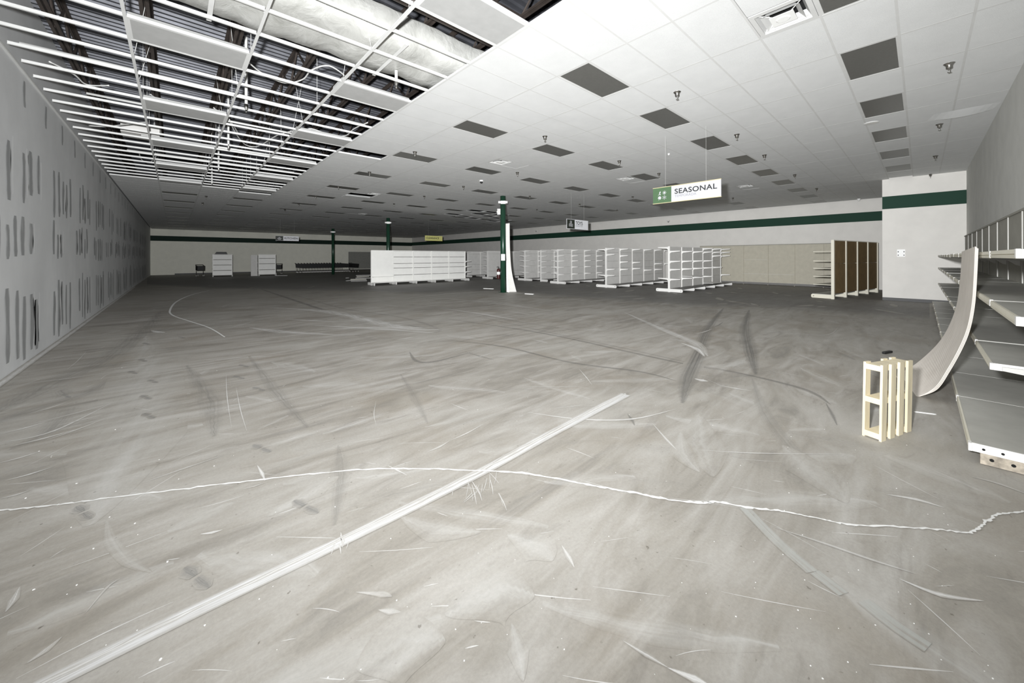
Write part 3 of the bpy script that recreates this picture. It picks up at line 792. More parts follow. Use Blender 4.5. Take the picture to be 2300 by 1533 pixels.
# ------------------------------------------------------------------ roof space above the bare grid
deck = MB(); per = 0.1524; y = -3.0; prof = []
while y < 26:
    prof += [(y, 0.0), (y + 0.045, 0.0), (y + 0.062, 0.04), (y + 0.135, 0.04)]; y += per
for i, (yy, zz) in enumerate(prof):
    deck.v += [(XL - 0.1, yy, DECK + zz), (9.0, yy, DECK + zz)]
for i in range(len(prof) - 1): deck.f.append((2 * i, 2 * i + 1, 2 * i + 3, 2 * i + 2))
tag(deck.build('roof_deck', M_DECK), 'ribbed grey steel roof deck above the bare grid', kind='structure')
tag(MB().box(9.0, XR + 0.2, -6, YF + 0.2, DECK, DECK + 0.05).box(XL - 0.15, 9.0, 26, YF + 0.2, DECK, DECK + 0.05).box(-6, 9.0, -6, -3, DECK, DECK + 0.05)
    .build('roof_far', M_STEEL), kind='structure')
def joist(x, idx):
    r = empty('roof_joist', (x, 0, DECK)); tag(r, 'dark steel open-web roof joist, %s from the left wall' % ORD[idx], 'roof joist', 'roof joists')
    y0, y1 = -1.0, 25.0; zt, zb = -0.02, -0.60
    MB().box(-0.055, -0.008, y0, y1, zt - 0.006, zt).box(0.008, 0.055, y0, y1, zt - 0.006, zt).box(-0.012, -0.006, y0, y1, zt - 0.05, zt).box(0.006, 0.012, y0, y1, zt - 0.05, zt).build('top_chord', M_STEEL, r)
    MB().box(-0.055, -0.008, y0, y1, zb, zb + 0.006).box(0.008, 0.055, y0, y1, zb, zb + 0.006).box(-0.012, -0.006, y0, y1, zb, zb + 0.05).box(0.006, 0.012, y0, y1, zb, zb + 0.05).build('bottom_chord', M_STEEL, r)
    ya = y0; k = 0; step = 0.62
    while ya + step < y1:
        a, b = (zb + 0.02, zt - 0.02) if k % 2 == 0 else (zt - 0.02, zb + 0.02)
        MB().tube([(0, ya, a), (0, ya + step, b)], 0.018, 6).build('web_member', M_STEEL, r)
        ya += step; k += 1
for i, x in enumerate((-1.35, -0.31, 0.76, 1.80, 2.86, 3.80, 4.85)): joist(x, i)
r = empty('air_duct', (0, 0, 0)); tag(r, 'wide insulated white duct crossing above the bare grid', 'duct')
du = MB(); nx = 60; x0, x1 = -1.6, 6.6; ya, yb, za, zb = 4.88, 6.02, 4.66, 5.08
ring = [(ya + 0.06, za), (ya + 0.3, za - 0.02), ((ya + yb) / 2, za - 0.03), (yb - 0.3, za - 0.02), (yb - 0.06, za), (yb, za + 0.06), (yb, zb - 0.06), (yb - 0.06, zb), (ya + 0.06, zb), (ya, zb - 0.06), (ya, za + 0.06)]
for i in range(nx + 1):
    x = x0 + (x1 - x0) * i / nx; sg = 0.02 * math.sin(x * 5.1) + 0.012 * math.sin(x * 11.3 + 1)
    for j, (yy, zz) in enumerate(ring):
        du.v.append((x, yy + 0.012 * math.sin(x * 7 + j), zz + sg * (1 if j < 5 else 0.3) + 0.008 * math.sin(x * 23 + j * 2)))
n = len(ring)
for i in range(nx):
    for j in range(n): du.f.append((i * n + j, i * n + (j + 1) % n, (i + 1) * n + (j + 1) % n, (i + 1) * n + j))
du.build('wrap', M_DUCT, r, True)
for xx in (0.3, 2.4, 4.5):
    MB().box(xx, xx + 0.05, ya - 0.02, yb + 0.02, za - 0.056, za - 0.052).build('strap', M_TEE, r)
for i, (px, py, z, x0, x1, rr, lab) in enumerate(((300, 158, 4.62, -1.6, 3.2, 0.028, 'white pipe crossing just above the bare grid near its wide light'),
                                               (290, 228, 4.66, -1.2, 3.2, 0.022, 'thinner white pipe behind the first, above the bare grid'),
                                               (330, 305, 4.62, -0.6, 3.2, 0.03, 'white pipe crossing the far half of the bare grid'),
                                               (420, 355, 4.70, -1.0, 3.2, 0.03, 'farthest white pipe above the bare grid'),
                                               (1040, 60, 4.95, 0.5, 6.5, 0.09, 'dark round pipe behind the large pale light panel'))):
    p = on_z(px, py, z)
    tag(MB().tube([(x0, p.y, z), (x1, p.y, z)], rr, 8).build('ceiling_pipe', M_STEEL if i == 4 else M_CABLE, None, True), lab, 'pipe', 'pipes above the grid')
CAB = [([(553, 135), (590, 165), (640, 186), (680, 178), (700, 157), (740, 148), (780, 175), (785, 187)], 4.72, 'white cable looping over the third main runner of the bare grid'),
       ([(515, 268), (530, 300), (552, 325), (580, 328), (620, 305), (655, 294)], 4.66, 'white cable sagging deep below the grid in its middle'),
       ([(110, 138), (165, 166), (195, 190), (245, 192)], 4.62, 'white cable drooping beside the grey left wall'),
       ([(682, 295), (700, 289), (746, 304), (777, 304), (795, 289), (826, 275)], 4.62, 'white cable curling above a pale light near the tiled edge'),
       ([(338, 212), (352, 222), (366, 233), (376, 224)], 4.66, 'short white cable end beside the second light in the grid'),
       ([(200, 282), (240, 284), (290, 278), (330, 274)], 4.62, 'white cable lying along the runners close to the left wall'),
       ([(480, 242), (500, 258), (520, 275), (535, 300)], 4.72, 'thin white cable dropping between two lights of the grid'),
       ([(312, 340), (318, 358), (335, 365), (350, 352)], 4.66, 'small white cable loop far along the left wall')]
def smooth_pts(P, sub=6):
    Q = []
    for i in range(len(P) - 1):
        p0, p1, p2, p3 = P[max(i - 1, 0)], P[i], P[i + 1], P[min(i + 2, len(P) - 1)]
        for s in range(sub):
            t = s / sub
            Q.append(0.5 * ((2 * p1) + (p2 - p0) * t + (2 * p0 - 5 * p1 + 4 * p2 - p3) * t * t + (3 * p1 - p0 - 3 * p2 + p3) * t ** 3))
    return Q + [P[-1]]
for pts, z, lab in CAB:
    tag(MB().tube(smooth_pts([on_z(x, y, z) for x, y in pts]), 0.012, 6).build('cable', M_CABLE, None, True), lab, 'cable', 'loose cables in the bare grid')
# rectangular junction box hung above grid
r = empty('junction_panel', on_z(305, 305, 4.75)); tag(r, 'pale sheet-metal box hanging above the bare grid by the left wall', 'metal box')
MB().box(-0.25, 0.45, -0.3, 0.3, 0, 0.25).build('box', M_PANEL, r); MB().box(-0.27, 0.47, -0.32, 0.32, 0.25, 0.27).build('lid', M_TEE, r)

# ================================================================== GREEN POSTS
def green_post(x, y, lab, lamps=True):
    r = empty('green_post', (x, y, 0)); tag(r, lab, 'post', 'green steel posts')
    MB().lathe([(0.125, 0.0), (0.125, CEIL + 0.02)], 24).build('shaft', M_GREENPOST, r, True)
    MB().box(-0.16, 0.16, -0.16, 0.16, 0, 0.015).build('base_plate', M_GREENPOST, r)
    return r
def post_xy(px, X):
    d = ray(px, 600); return X, d.y * X / d.x
d3 = [post_xy(1130, 11.25), post_xy(872, 11.3), post_xy(748, 11.4)]
green_post(*d3[0], 'green steel post with notice, boards leaning on its right side')
green_post(*d3[1], 'green steel post rising behind the long white shelving')
green_post(*d3[2], 'thin-looking farthest green post before the cream wall')
def emergency_light(px, py, lab):
    """twin-head emergency lamp strapped to a post, facing the camera"""
    x, y = px
    d = Vector((-x, -y, 0)).normalized()
    r = empty('emergency_light', (x + d.x * 0.15, y + d.y * 0.15, py), math.atan2(d.y, d.x)); tag(r, lab, 'emergency lamp', 'emergency lamps')
    MB().box(-0.02, 0.09, -0.10, 0.12, -0.07, 0.07).build('body', M_PLASTIC, r)
    for s in (-1, 1):
        MB().prism([(0.02, -0.06), (0.14, -0.045), (0.14, 0.045), (0.02, 0.06)], 'y', s * 0.15 - 0.06, s * 0.15 + 0.06).build('lamp_head', M_PLASTIC, r)
emergency_light(d3[0], 4.13, 'white twin-head emergency lamp near top of nearest green post')
emergency_light(d3[1], 4.10, 'white emergency lamp near top of the middle green post')
emergency_light(d3[2], 4.12, 'white emergency lamp near top of the farthest green post')
x, y = d3[0]
dl = Vector((-math.cos(YAW), math.sin(YAW), 0))                      # leftwards as seen
dc = Vector((-x, -y, 0)).normalized()
r = empty('wall_speaker', (x + dl.x * 0.19 + dc.x * 0.02, y + dl.y * 0.19 + dc.y * 0.02, 3.72), math.atan2(dc.y, dc.x)); tag(r, 'white box speaker on left side of nearest green post', 'speaker')
MB().box(-0.08, 0.08, -0.07, 0.07, -0.13, 0.13).build('cabinet', M_PLASTIC, r); MB().box(0.08, 0.085, -0.06, 0.06, -0.11, 0.11).build('grille', M_PANEL, r)
MB().box(-0.02, 0.02, -0.10, -0.07, -0.03, 0.03).build('bracket', M_TEE, r)
r = empty('paper_notice', (x + dc.x * 0.128, y + dc.y * 0.128, 1.62), math.atan2(dc.y, dc.x)); tag(r, 'white paper notice taped at eye height to nearest green post', 'paper notice')
pn = MB(); nn = 8
for i in range(nn + 1):
    a = (i / nn - 0.5) * 1.6
    pn.v += [(0.131 * math.cos(a) - 0.128, 0.131 * math.sin(a), -0.15), (0.131 * math.cos(a) - 0.128, 0.131 * math.sin(a), 0.15)]
for i in range(nn): pn.f.append((2 * i, 2 * i + 2, 2 * i + 3, 2 * i + 1))
pn.build('sheet', M_PLASTIC, r)
pt = MB()
for j in range(7): pt.box(0.004, 0.005, -0.07, 0.07 - 0.02 * (j % 3), 0.10 - j * 0.035, 0.112 - j * 0.035)
pt.build('print_lines', M_PANEL, r)
pe = Vector((x, y, 0)) + dl * 0.215
r = empty('fire_extinguisher', (pe.x, pe.y, 0.62)); tag(r, 'dark red fire extinguisher with white label on left of green post', 'fire extinguisher')
MB().lathe([(0.02, 0.0), (0.075, 0.01), (0.08, 0.03), (0.08, 0.40), (0.06, 0.46), (0.025, 0.48)], 16).build('cylinder', M_RED, r, True)
MB().lathe([(0.082, 0.20), (0.082, 0.33)], 16).build('label_band', M_PLASTIC, r, True)
MB().lathe([(0.022, 0.48), (0.022, 0.53)], 10).box(-0.10, 0.03, -0.012, 0.012, 0.53, 0.55).box(-0.09, 0.03, -0.012, 0.012, 0.565, 0.58).build('valve_handle', M_BLACK, r)
MB().tube([(0.03, 0, 0.51), (0.11, 0, 0.46), (0.10, 0, 0.25), (0.095, 0, 0.12)], 0.012, 6).build('hose', M_BLACK, r)
# two pale boards leaning on the post
def curved_board(name, near, far, th, m, label, cat, group=None, vs=None, sub=10):
    n = len(near); mb = MB(); mb.uv = []
    off = Vector(th)
    A = smooth_pts([Vector(p) for p in near], sub); B = smooth_pts([Vector(p) for p in far], sub)
    L = 0; k = len(A)
    for i in range(k):
        if i: L += (A[i] - A[i - 1]).length
        for p, u in ((A[i], 0), (B[i], 1), (A[i] + off, 0), (B[i] + off, 1)):
            mb.v.append(tuple(p)); mb.uv.append((u, L))
    for i in range(k - 1):
        a, b = 4 * i, 4 * (i + 1)
        mb.f += [(a, a + 1, b + 1, b), (a + 2, b + 2, b + 3, a + 3), (a, b, b + 2, a + 2), (a + 1, a + 3, b + 3, b + 1)]
    mb.f += [(0, 2, 3, 1), (4 * k - 4, 4 * k - 3, 4 * k - 1, 4 * k - 2)]
    return tag(mb.build(name, m, None, False), label, cat, group)
pz = depth(x, y)
def at_depth(px, py, z):
    d = ray(px, py); t = z / (d.x * math.sin(YAW) + d.y * math.cos(YAW)); return Vector((d.x * t, d.y * t, EYE + d.z * t))
zf = depth(*on_z(1150, 655, 0).xy)
curved_board('leaning_board', [at_depth(1136, 502, pz - 0.02), at_depth(1136.5, 560, pz - 0.06), at_depth(1139, 610, pz - 0.12), on_z(1143, 655, 0.003)],
             [at_depth(1144.5, 501, pz + 0.05), at_depth(1145.5, 560, pz + 0.02), at_depth(1149.5, 610, pz - 0.04), on_z(1160, 655, 0.003)], (0.02, 0.02, 0), M_BOARD,
             'tall pale flexible board leaning on the nearest green post', 'board', 'boards leaning on the post')
curved_board('leaning_board', [at_depth(1137.2, 585, pz - 0.16), at_depth(1137.4, 620, pz - 0.2), on_z(1138, 656, 0.003)],
             [at_depth(1138, 585, pz - 0.17), at_depth(1140.5, 620, pz - 0.22), on_z(1144, 656, 0.003)], (0.012, 0.014, 0), M_WPANEL,
             'shorter pale board in front of the tall one by the green post', 'board', 'boards leaning on the post')

# ================================================================== SHELVING
def bracket_mesh(L, name='shelf_bracket'):
    """shelf arm along +x, deep at the root and thin at its tip"""
    return MB().prism([(0, -0.13), (0.03, -0.12), (0.10, -0.055), (L, -0.012), (L, 0.018), (0, 0.018)], 'y', -0.022, 0.022)
BR = {}
def bracket(L, m):
    if (L, m.name) not in BR: BR[(L, m.name)] = bracket_mesh(L).mesh('shelf_bracket', m)
    return BR[(L, m.name)]
def shoe_mesh(L, m):
    return MB().prism([(0, 0.01), (L - 0.03, 0.01), (L, 0.04), (L, 0.12), (L - 0.03, 0.15), (0, 0.15)], 'y', -0.02, 0.02).mesh('base_shoe', m)
def rot_child(o, rz): o.rotation_euler = (0, 0, rz)
def gondola(label, X0, Y0, nb, bay=1.30, height=2.10, sides=(1, -1), brackets=None, panel=M_PANEL, metal=M_WHITE, rz=0.0, deckm=M_DECKDARK,
            shoeL=0.62, gap=0.004, levels=None, shelves=(), pz0=0.16, seams=(0.58, 1.03, 1.40, 1.87), armL=0.52, group='white gondola shelving rows', name='gondola_shelving', thick=0.028, deck=True, uw=0.055):
    r = empty(name, (X0, Y0, 0), rz); tag(r, label, 'shelving', group)
    up = MB().box(-uw / 2, uw / 2, -0.045, 0.045, 0.0, height).mesh('upright', metal)
    for i in range(nb + 1): place('upright', up, r, (i * bay, 0, 0))
    z = pz0
    zs = [s for s in seams if s < height] + [height - 0.02]
    for zt in zs:
        pm = MB().box(uw / 2, bay - uw / 2, -thick / 2, thick / 2, z + gap, zt - gap).mesh('back_panel', panel)
        for i in range(nb): place('back_panel', pm, r, (i * bay, 0, 0))
        z = zt
    cap = MB().box(0, bay, -0.03, 0.03, height - 0.02, height + 0.01).mesh('top_rail', metal)
    for i in range(nb): place('top_rail', cap, r, (i * bay, 0, 0))
    sm = shoe_mesh(shoeL, metal)
    hole = MB().tube([(0, -0.0225, 0), (0, 0.0225, 0)], 0.016, 8).mesh('shoe_hole', M_HOLE)
    for s in sides:
        for i in range(nb + 1):
            o = place('base_shoe', sm, r, (i * bay, 0, 0), s * math.pi / 2)
            if i == 0:
                place('shoe_hole', hole, o, (shoeL - 0.08, 0, 0.08))
        if deck:
            dm = MB().box(0.01, bay - 0.01, 0.05, shoeL - 0.03, 0.145, 0.165).mesh('base_deck', deckm) if s > 0 else MB().box(0.01, bay - 0.01, -shoeL + 0.03, -0.05, 0.145, 0.165).mesh('base_deck', deckm)
            for i in range(nb): place('base_deck', dm, r, (i * bay, 0, 0))
    bm = bracket(armL, metal)
    for (i, s, zz) in (brackets or []):
        place('shelf_bracket', bm, r, (i * bay, 0, zz), s * math.pi / 2)
    for (i, s, zz) in shelves:
        y0, y1 = sorted((s * 0.03, s * armL))
        o = MB().box(0.01, bay - 0.01, y0, y1, 0.018, 0.04).build('shelf', metal, r, loc=(i * bay, 0, zz))
    return r
def full(nb, s, levels, skip=()):
    return [(i, s, z) for i in range(nb + 1) for z in levels if (i, z) not in skip]
T4 = (2.06, 1.72, 1.40, 1.02, 0.58)
ROW1 = fx = on_z(1503, 655.5, 0)
gondola('nearest white gondola row, its end facing left, right of centre', ROW1.x, ROW1.y, 5, brackets=full(5, -1, (1.88, 1.42, 1.05, 0.60), {(4, 1.42), (5, 1.42), (5, 1.05), (4, 0.60)}) +
        [(3, -1, 2.06), (4, -1, 2.06), (5, -1, 2.06), (4, -1, 1.68), (5, -1, 1.68)] + [(i, 1, 2.06) for i in range(6)] + [(0, 1, 0.62)], shelves=[(1, -1, 0.66), (3, -1, 0.20)])
R2 = on_z(1361.5, 645.5, 0)
gondola('second white gondola row with scattered bracket arms', R2.x, R2.y, 5, bay=1.32, brackets=[(i, -1, 2.06) for i in range(6)] + [(0, -1, 1.76), (0, -1, 0.98), (0, -1, 0.66), (1, -1, 1.70), (1, -1, 1.36), (1, -1, 0.95),
        (2, -1, 1.32), (2, -1, 0.97), (3, -1, 0.85), (4, -1, 1.22), (4, -1, 0.86), (5, -1, 1.20), (0, 1, 2.03), (0, 1, 0.66)] + [(i, 1, 2.03) for i in range(1, 6)])
R3 = on_z(1253, 637, 0)
gondola('third white gondola row with full ranks of bracket arms', R3.x, R3.y, 5, bay=1.33, brackets=full(5, -1, T4) + [(i, 1, z) for i in (0, 1, 2) for z in (2.06, 1.40, 1.0, 0.64)])
R4 = on_z(1215, 632, 0)
gondola('one-sided white gondola row just left of the third row', R4.x, R4.y, 4, bay=1.33, sides=(-1,), brackets=full(4, -1, (2.02, 1.70, 1.34, 0.98, 0.60)), shoeL=0.60)
R5 = on_z(1179, 630, 0)
gondola('white gondola row whose end stands right of the green post', R5.x, R5.y, 4, bay=1.33, brackets=full(4, -1, T4) + full(4, 1, T4), shoeL=0.7)
R6 = on_z(1095, 626, 0)
gondola('white gondola row ending left of the green post', R6.x, R6.y, 5, bay=1.33, brackets=[(i, -1, 2.06) for i in range(1, 6)] + full(3, 1, (2.06, 1.70, 1.45, 1.0, 0.58)), panel=M_PANEL, seams=(0.58, 1.9))
R7 = on_z(1050, 622, 0)
gondola('farthest grey gondola row behind end of the long white one', R7.x, R7.y, 5, bay=1.35, brackets=[(i, -1, 2.06) for i in range(0, 6)], seams=(0.58, 1.03, 1.9))
# long white row: panels only
RW = on_z(834, 640.5, 0)
lw = gondola('long white gondola with bare panels facing the camera, base rail on small feet', RW.x, RW.y, 5, bay=1.33, height=2.05, panel=M_WPANEL, metal=M_WPANEL, brackets=[], seams=(0.55, 0.98, 1.26, 1.66), pz0=0.10,
             shoeL=0.5, deckm=M_WPANEL, shelves=[(0, -1, 0.46)], armL=0.30, deck=True, gap=0.012)
for z in (1.36, 1.0, 0.62):
    place('shelf_bracket', bracket(0.52, M_WHITE), lw, (5 * 1.33, 0, z), 0.0)
for i in range(6):
    for d in (-0.46, -0.1):
        MB().box(i * 1.33 - 0.02, i * 1.33 + 0.02, d - 0.02, d + 0.02, -0.0, 0.03).build('foot', M_WPANEL, lw)
plain = MB().box(0.03, 1.30, -0.030, -0.016, 0.50, 2.03).build('cover_panel', M_WPANEL, lw)
# brown-backed row by the projecting wall
B0 = on_z(1871, 671.5, 0); B4 = Vector((23.3, 1.33, 0))
ang = math.atan2(B4.y - B0.y, B4.x - B0.x); blen = (B4 - B0).xy.length / 4
bz = gondola('tall cream shelving with bare brown back panels beside the projecting wall', B0.x, B0.y, 4, bay=blen, height=2.24, sides=(1,), panel=M_BROWN, metal=M_CREAM, rz=ang, brackets=[], seams=(1.35,), pz0=0.20,
             shoeL=0.68, group=None, deckm=M_DECKTOP, shelves=[(i, 1, z) for i in range(4) for z in (1.78, 1.42, 1.13, 0.82, 0.50)], armL=0.62, name='brown_backed_shelving', uw=0.07)
# beige wall shelving on the right wall
def wall_shelving(label, Y0, Y1, nb, panel, X=XR - 0.22, name='wall_shelving', height=2.30, rails=()):
    bay = (Y1 - Y0) / nb
    r = empty(name, (X, Y0, 0)); tag(r, label, 'shelving', 'wall shelving')
    up = MB().box(-0.03, 0.06, -0.02, 0.02, 0.0, height).mesh('upright', panel)
    for i in range(nb + 1): place('upright', up, r, (0, i * bay, 0))
    pm = MB().box(0.0, 0.03, 0.022, bay - 0.022, 0.14, height - 0.02).mesh('back_panel', panel)
    for i in range(nb): place('back_panel', pm, r, (0, i * bay, 0))
    rl = MB().box(-0.035, 0.0, 0, bay, 0.02, 0.13).mesh('shaded_gap_rail', M_DECKDARK)  # rail coloured dark to stand for the shaded gap under the panels
    tl = MB().box(-0.035, 0.06, 0, bay, height - 0.02, height + 0.02).mesh('top_rail', M_DARKPANEL)
    for i in range(nb): place('shaded_gap_rail', rl, r, (0, i * bay, 0)); place('top_rail', tl, r, (0, i * bay, 0))
    lm = MB().box(-0.012, 0.0, 0.02, bay - 0.02, -0.006, 0.006).mesh('shelf_rail', M_PANEL)
    for (i, z) in rails: place('shelf_rail', lm, r, (0, i * bay, z))
    return r
wall_shelving('beige panelled shelving fixed along the right wall, right of the nearest row', 2.2, 9.6, 6, M_BEIGE, rails=[(2, 0.62), (3, 0.62), (3, 1.45)])

# long run along the front wall at the right edge of the picture
YS = -0.385; YBK = -0.94; BAY = 1.22; SX = 4.84
r = empty('wall_shelving_run', (SX, YBK, 0)); tag(r, 'long grey shelving run receding along the front wall at right', 'shelving', 'wall shelving')
up = MB().box(-0.016, 0.016, -0.02, 0.022, 0, 2.24).mesh('upright', M_DECKTOP)
pm = MB().box(0.018, BAY - 0.018, -0.01, 0.012, 0.17, 2.22).mesh('back_panel', M_DARKPANEL)
tr = MB().box(0, BAY, -0.02, 0.03, 2.22, 2.25).mesh('top_rail', M_DARKPANEL)
nB = 12
for i in range(-1, nB): place('upright', up, r, (i * BAY, 0, 0))
for i in range(-1, nB - 1): place('back_panel', pm, r, (i * BAY, 0, 0)); place('top_rail', tr, r, (i * BAY, 0, 0))
def shelf_set(dp, th, name):
    top = MB().box(0.006, BAY - 0.006, 0.04, dp, -0.012, 0.0).mesh(name, M_DECKTOP)
    lip = MB().prism([(dp, 0.004), (dp + 0.012, 0.004), (dp + 0.016, -th * 0.45), (dp + 0.006, -th * 0.5), (dp + 0.016, -th * 0.58), (dp + 0.012, -th), (dp, -th)], 'x', 0.03, BAY - 0.03).mesh('price_rail', M_CREAM)
    end = MB().box(0.0, 0.008, 0.04, dp + 0.014, -th, 0.004).mesh('end_flange', M_WHITE)
    tab = MB().box(-0.02, 0.03, dp - 0.002, dp + 0.016, -th * 0.9, 0.006).mesh('corner_tab', M_WHITE)
    hol = MB().tube([(-0.002, 0, 0), (0.0005, 0, 0)], 0.009, 8).mesh('flange_hole', M_HOLE)
    return top, lip, end, tab, hol
SET = {d: shelf_set(d, 0.055, 'shelf') for d in (YS - YBK,)}
def run_shelves(z, i0, i1, dp, th, nm, x_first=None):
    top, lip, end, tab, hol = shelf_set(dp, th, nm)
    for i in range(i0, i1):
        o = place(nm, top, r, (i * BAY, 0, z + random.uniform(-0.004, 0.004)))
        place('price_rail', lip, o); place('corner_tab', tab, o)
        if i == i0:
            place('end_flange', end, o)
            for yy in (dp - 0.07, dp - 0.16, dp - 0.30, dp - 0.42): place('flange_hole', hol, o, (0, yy, -th * 0.5))
DP = YS - YBK
run_shelves(1.645, -1, 11, DP, 0.05, 'shelf')
run_shelves(1.255, -1, 11, DP, 0.05, 'shelf')
run_shelves(0.755, 0, 11, DP, 0.05, 'shelf')
DPB = -0.262 - YBK
top, lip, end, tab, hol = shelf_set(DPB, 0.06, 'base_deck')
for i in range(0, 11):
    o = place('base_deck', top, r, (i * BAY - 0.24 if i == 0 else i * BAY, 0, 0.155))
    if i == 0: o.scale = ((BAY + 0.24) / BAY, 1, 1)
    place('price_rail', lip, o); place('corner_tab', tab, o)
    if i == 0:
        place('end_flange', end, o)
        for yy in (DPB - 0.06, DPB - 0.15): place('flange_hole', hol, o, (0, yy, -0.03))
    s = MB().box(-0.018, 0.018, 0.03, DPB - 0.045, 0.005, 0.098).build('base_shoe', M_RUST if i == 0 else M_WHITE, r, loc=(i * BAY - (0.20 if i == 0 else 0), 0, 0))
    if i == 0:
        for yy in (DPB - 0.10, DPB - 0.20):
            MB().tube([(-0.020, yy, 0.05), (-0.017, yy, 0.05)], 0.012, 8).build('shoe_hole', M_HOLE, s)
am = bracket(DP - 0.08, M_PANEL)
for z in (1.63, 1.24, 0.74):
    for i in range(0, 11): place('shelf_bracket', am, r, (i * BAY, 0.035, z - 0.02), math.pi / 2)

# bent hardboard sheets leaning on that run
nearpx = [(2060, 890), (2100, 870), (2130, 830), (2160, 780), (2180, 735), (2193, 680), (2200, 620), (2206, 553)]
XN = on_z(2060, 890, 0).x
near = []
for q in nearpx:
    p = on_x(*q, XN); kx = (XN - 0.95 * max(p.z, 0) / 1.72) / XN
    near.append(Vector((p.x * kx, p.y * kx, EYE + (p.z - EYE) * kx)))
near[0].z = 0.004
for p in near: p.y += 0.04 * p.z / 1.7
far = [Vector((7.45, 0.20, 0.004))] + [on_x(*q, 7.45) for q in ((2056, 817), (2100, 778), (2127, 740), (2147, 690), (2155, 640), (2159, 590), (2160, 565))]
near.insert(0, Vector((near[0].x + 0.12, 0.14, 0.004))); far.insert(0, Vector((7.52, 0.27, 0.004)))
SHL = ['top', 'middle', 'rearmost']
for i in range(3):
    o = Vector((0.006 * i, -0.007 * i, -0.008 * i))
    a = [p + o for p in near]; b = [p + o for p in far]
    if i: a = a[1:]; b = b[1:]
    for p in a + b: p.z = max(p.z, 0.004)
    curved_board('bent_hardboard_sheet', a, b, (0.0, -0.006, -0.003), M_SHEET, '%s of three bent tan hardboard sheets leaning on the right shelving' % SHL[i], 'board', 'bent hardboard sheets')

# ------------------------------------------------------------------ small wooden pallet standing on end
PL = on_z(1944.5, 980, 0); PM = on_z(1980, 992.5, 0); PR = on_z(2046, 969, 0)
wx = (PR - PM); W = wx.length * 1.02; angp = math.atan2(wx.y, wx.x)
pal = empty('wooden_pallet', (PM.x, PM.y, 0.0), angp); tag(pal, 'small raw pine pallet standing on end before the bent sheets', 'pallet')
pal.rotation_euler = (math.radians(0.5), math.radians(1.2), angp)
DP2, HP = 0.135, 0.665
# local x along the wide face, local y to the back, z up; camera sees the x=0 end and the y=0 face
for j, z in enumerate((0.012, 0.315, 0.605)):
    MB().box(0.0, W, 0.018, DP2 - 0.018, z, z + 0.048).build('stringer', M_WOOD, pal)
ws = 0.078; gap = (W - 4 * ws) / 3
for i in range(4):
    x0 = i * (ws + gap)
    MB().box(x0, x0 + ws, 0.0, 0.018, 0.0 if i != 3 else 0.012, HP - (0.0 if i != 1 else 0.006)).build('slat', M_WOOD, pal)
for i in (0, 2, 3):
    x0 = i * (ws + gap)
    MB().box(x0, x0 + ws, DP2 - 0.018, DP2, 0.0, HP).build('slat', M_WOOD, pal)
# loose bits on the floor
p = on_z(1993, 793, 0); tag(MB().prism([(-0.11, 0), (0.11, 0), (0.12, 0.02), (0.11, 0.035), (-0.11, 0.035), (-0.12, 0.015)], 'y', -0.02, 0.02).build('black_bar', M_BLACK, None, loc=p, rz=math.radians(-20)),
    'short black bar lying on the floor beyond the pallet', 'bar')
a, b = on_z(2052, 925, 0), on_z(2103, 931, 0); d = b - a
tag(MB().prism([(0, 0), (d.length * 0.9, -0.008), (d.length, 0.0), (d.length * 0.9, 0.012), (0.03, 0.015)], 'z', 0.001, 0.008).build('paper_strip', M_PLASTIC, None, loc=a, rz=math.atan2(d.y, d.x)), 'thin white strip on the floor right of the pallet', 'strip')
for i, (pa, pb, lab) in enumerate((((776, 631), (806, 628), 'white strip on the far floor left of the long white gondola'), ((775, 624.5), (783, 624), 'small white scrap behind the strip by the long white gondola'),
                                 ((620, 619), (645, 619), 'thin white strip on the floor beside the farther white cabinet'), ((1087, 648), (1108, 649), 'short white strip on the floor left of the green post'),
                                 ((1180, 660), (1198, 661), 'short white strip on the floor right of the leaning boards'))):
    A, B = on_z(*pa, 0), on_z(*pb, 0); dd = B - A
    tag(MB().prism([(0, -0.06), (dd.length * 0.6, -0.05), (dd.length, -0.03), (dd.length, 0.05), (0.1, 0.06)], 'z', 0.002, 0.03).build('floor_strip', M_PLASTIC, None, loc=A, rz=math.atan2(dd.y, dd.x)), lab, 'strip', 'white strips on the far floor')
p = on_z(812, 632, 0); r = empty('scrap_heap', (p.x, p.y, 0)); tag(r, 'small heap of grey metal parts behind end of long white gondola', 'scrap')
for i in range(5):
    MB().box(-0.5, 0.5, -0.04, 0.04, 0.02 + 0.09 * i, 0.10 + 0.09 * i).build('metal_part', M_DARKPANEL if i % 2 else M_DECKDARK, r, loc=(random.uniform(-0.3, 0.3), random.uniform(-0.3, 0.3), 0), rz=random.uniform(-0.9, 0.9))
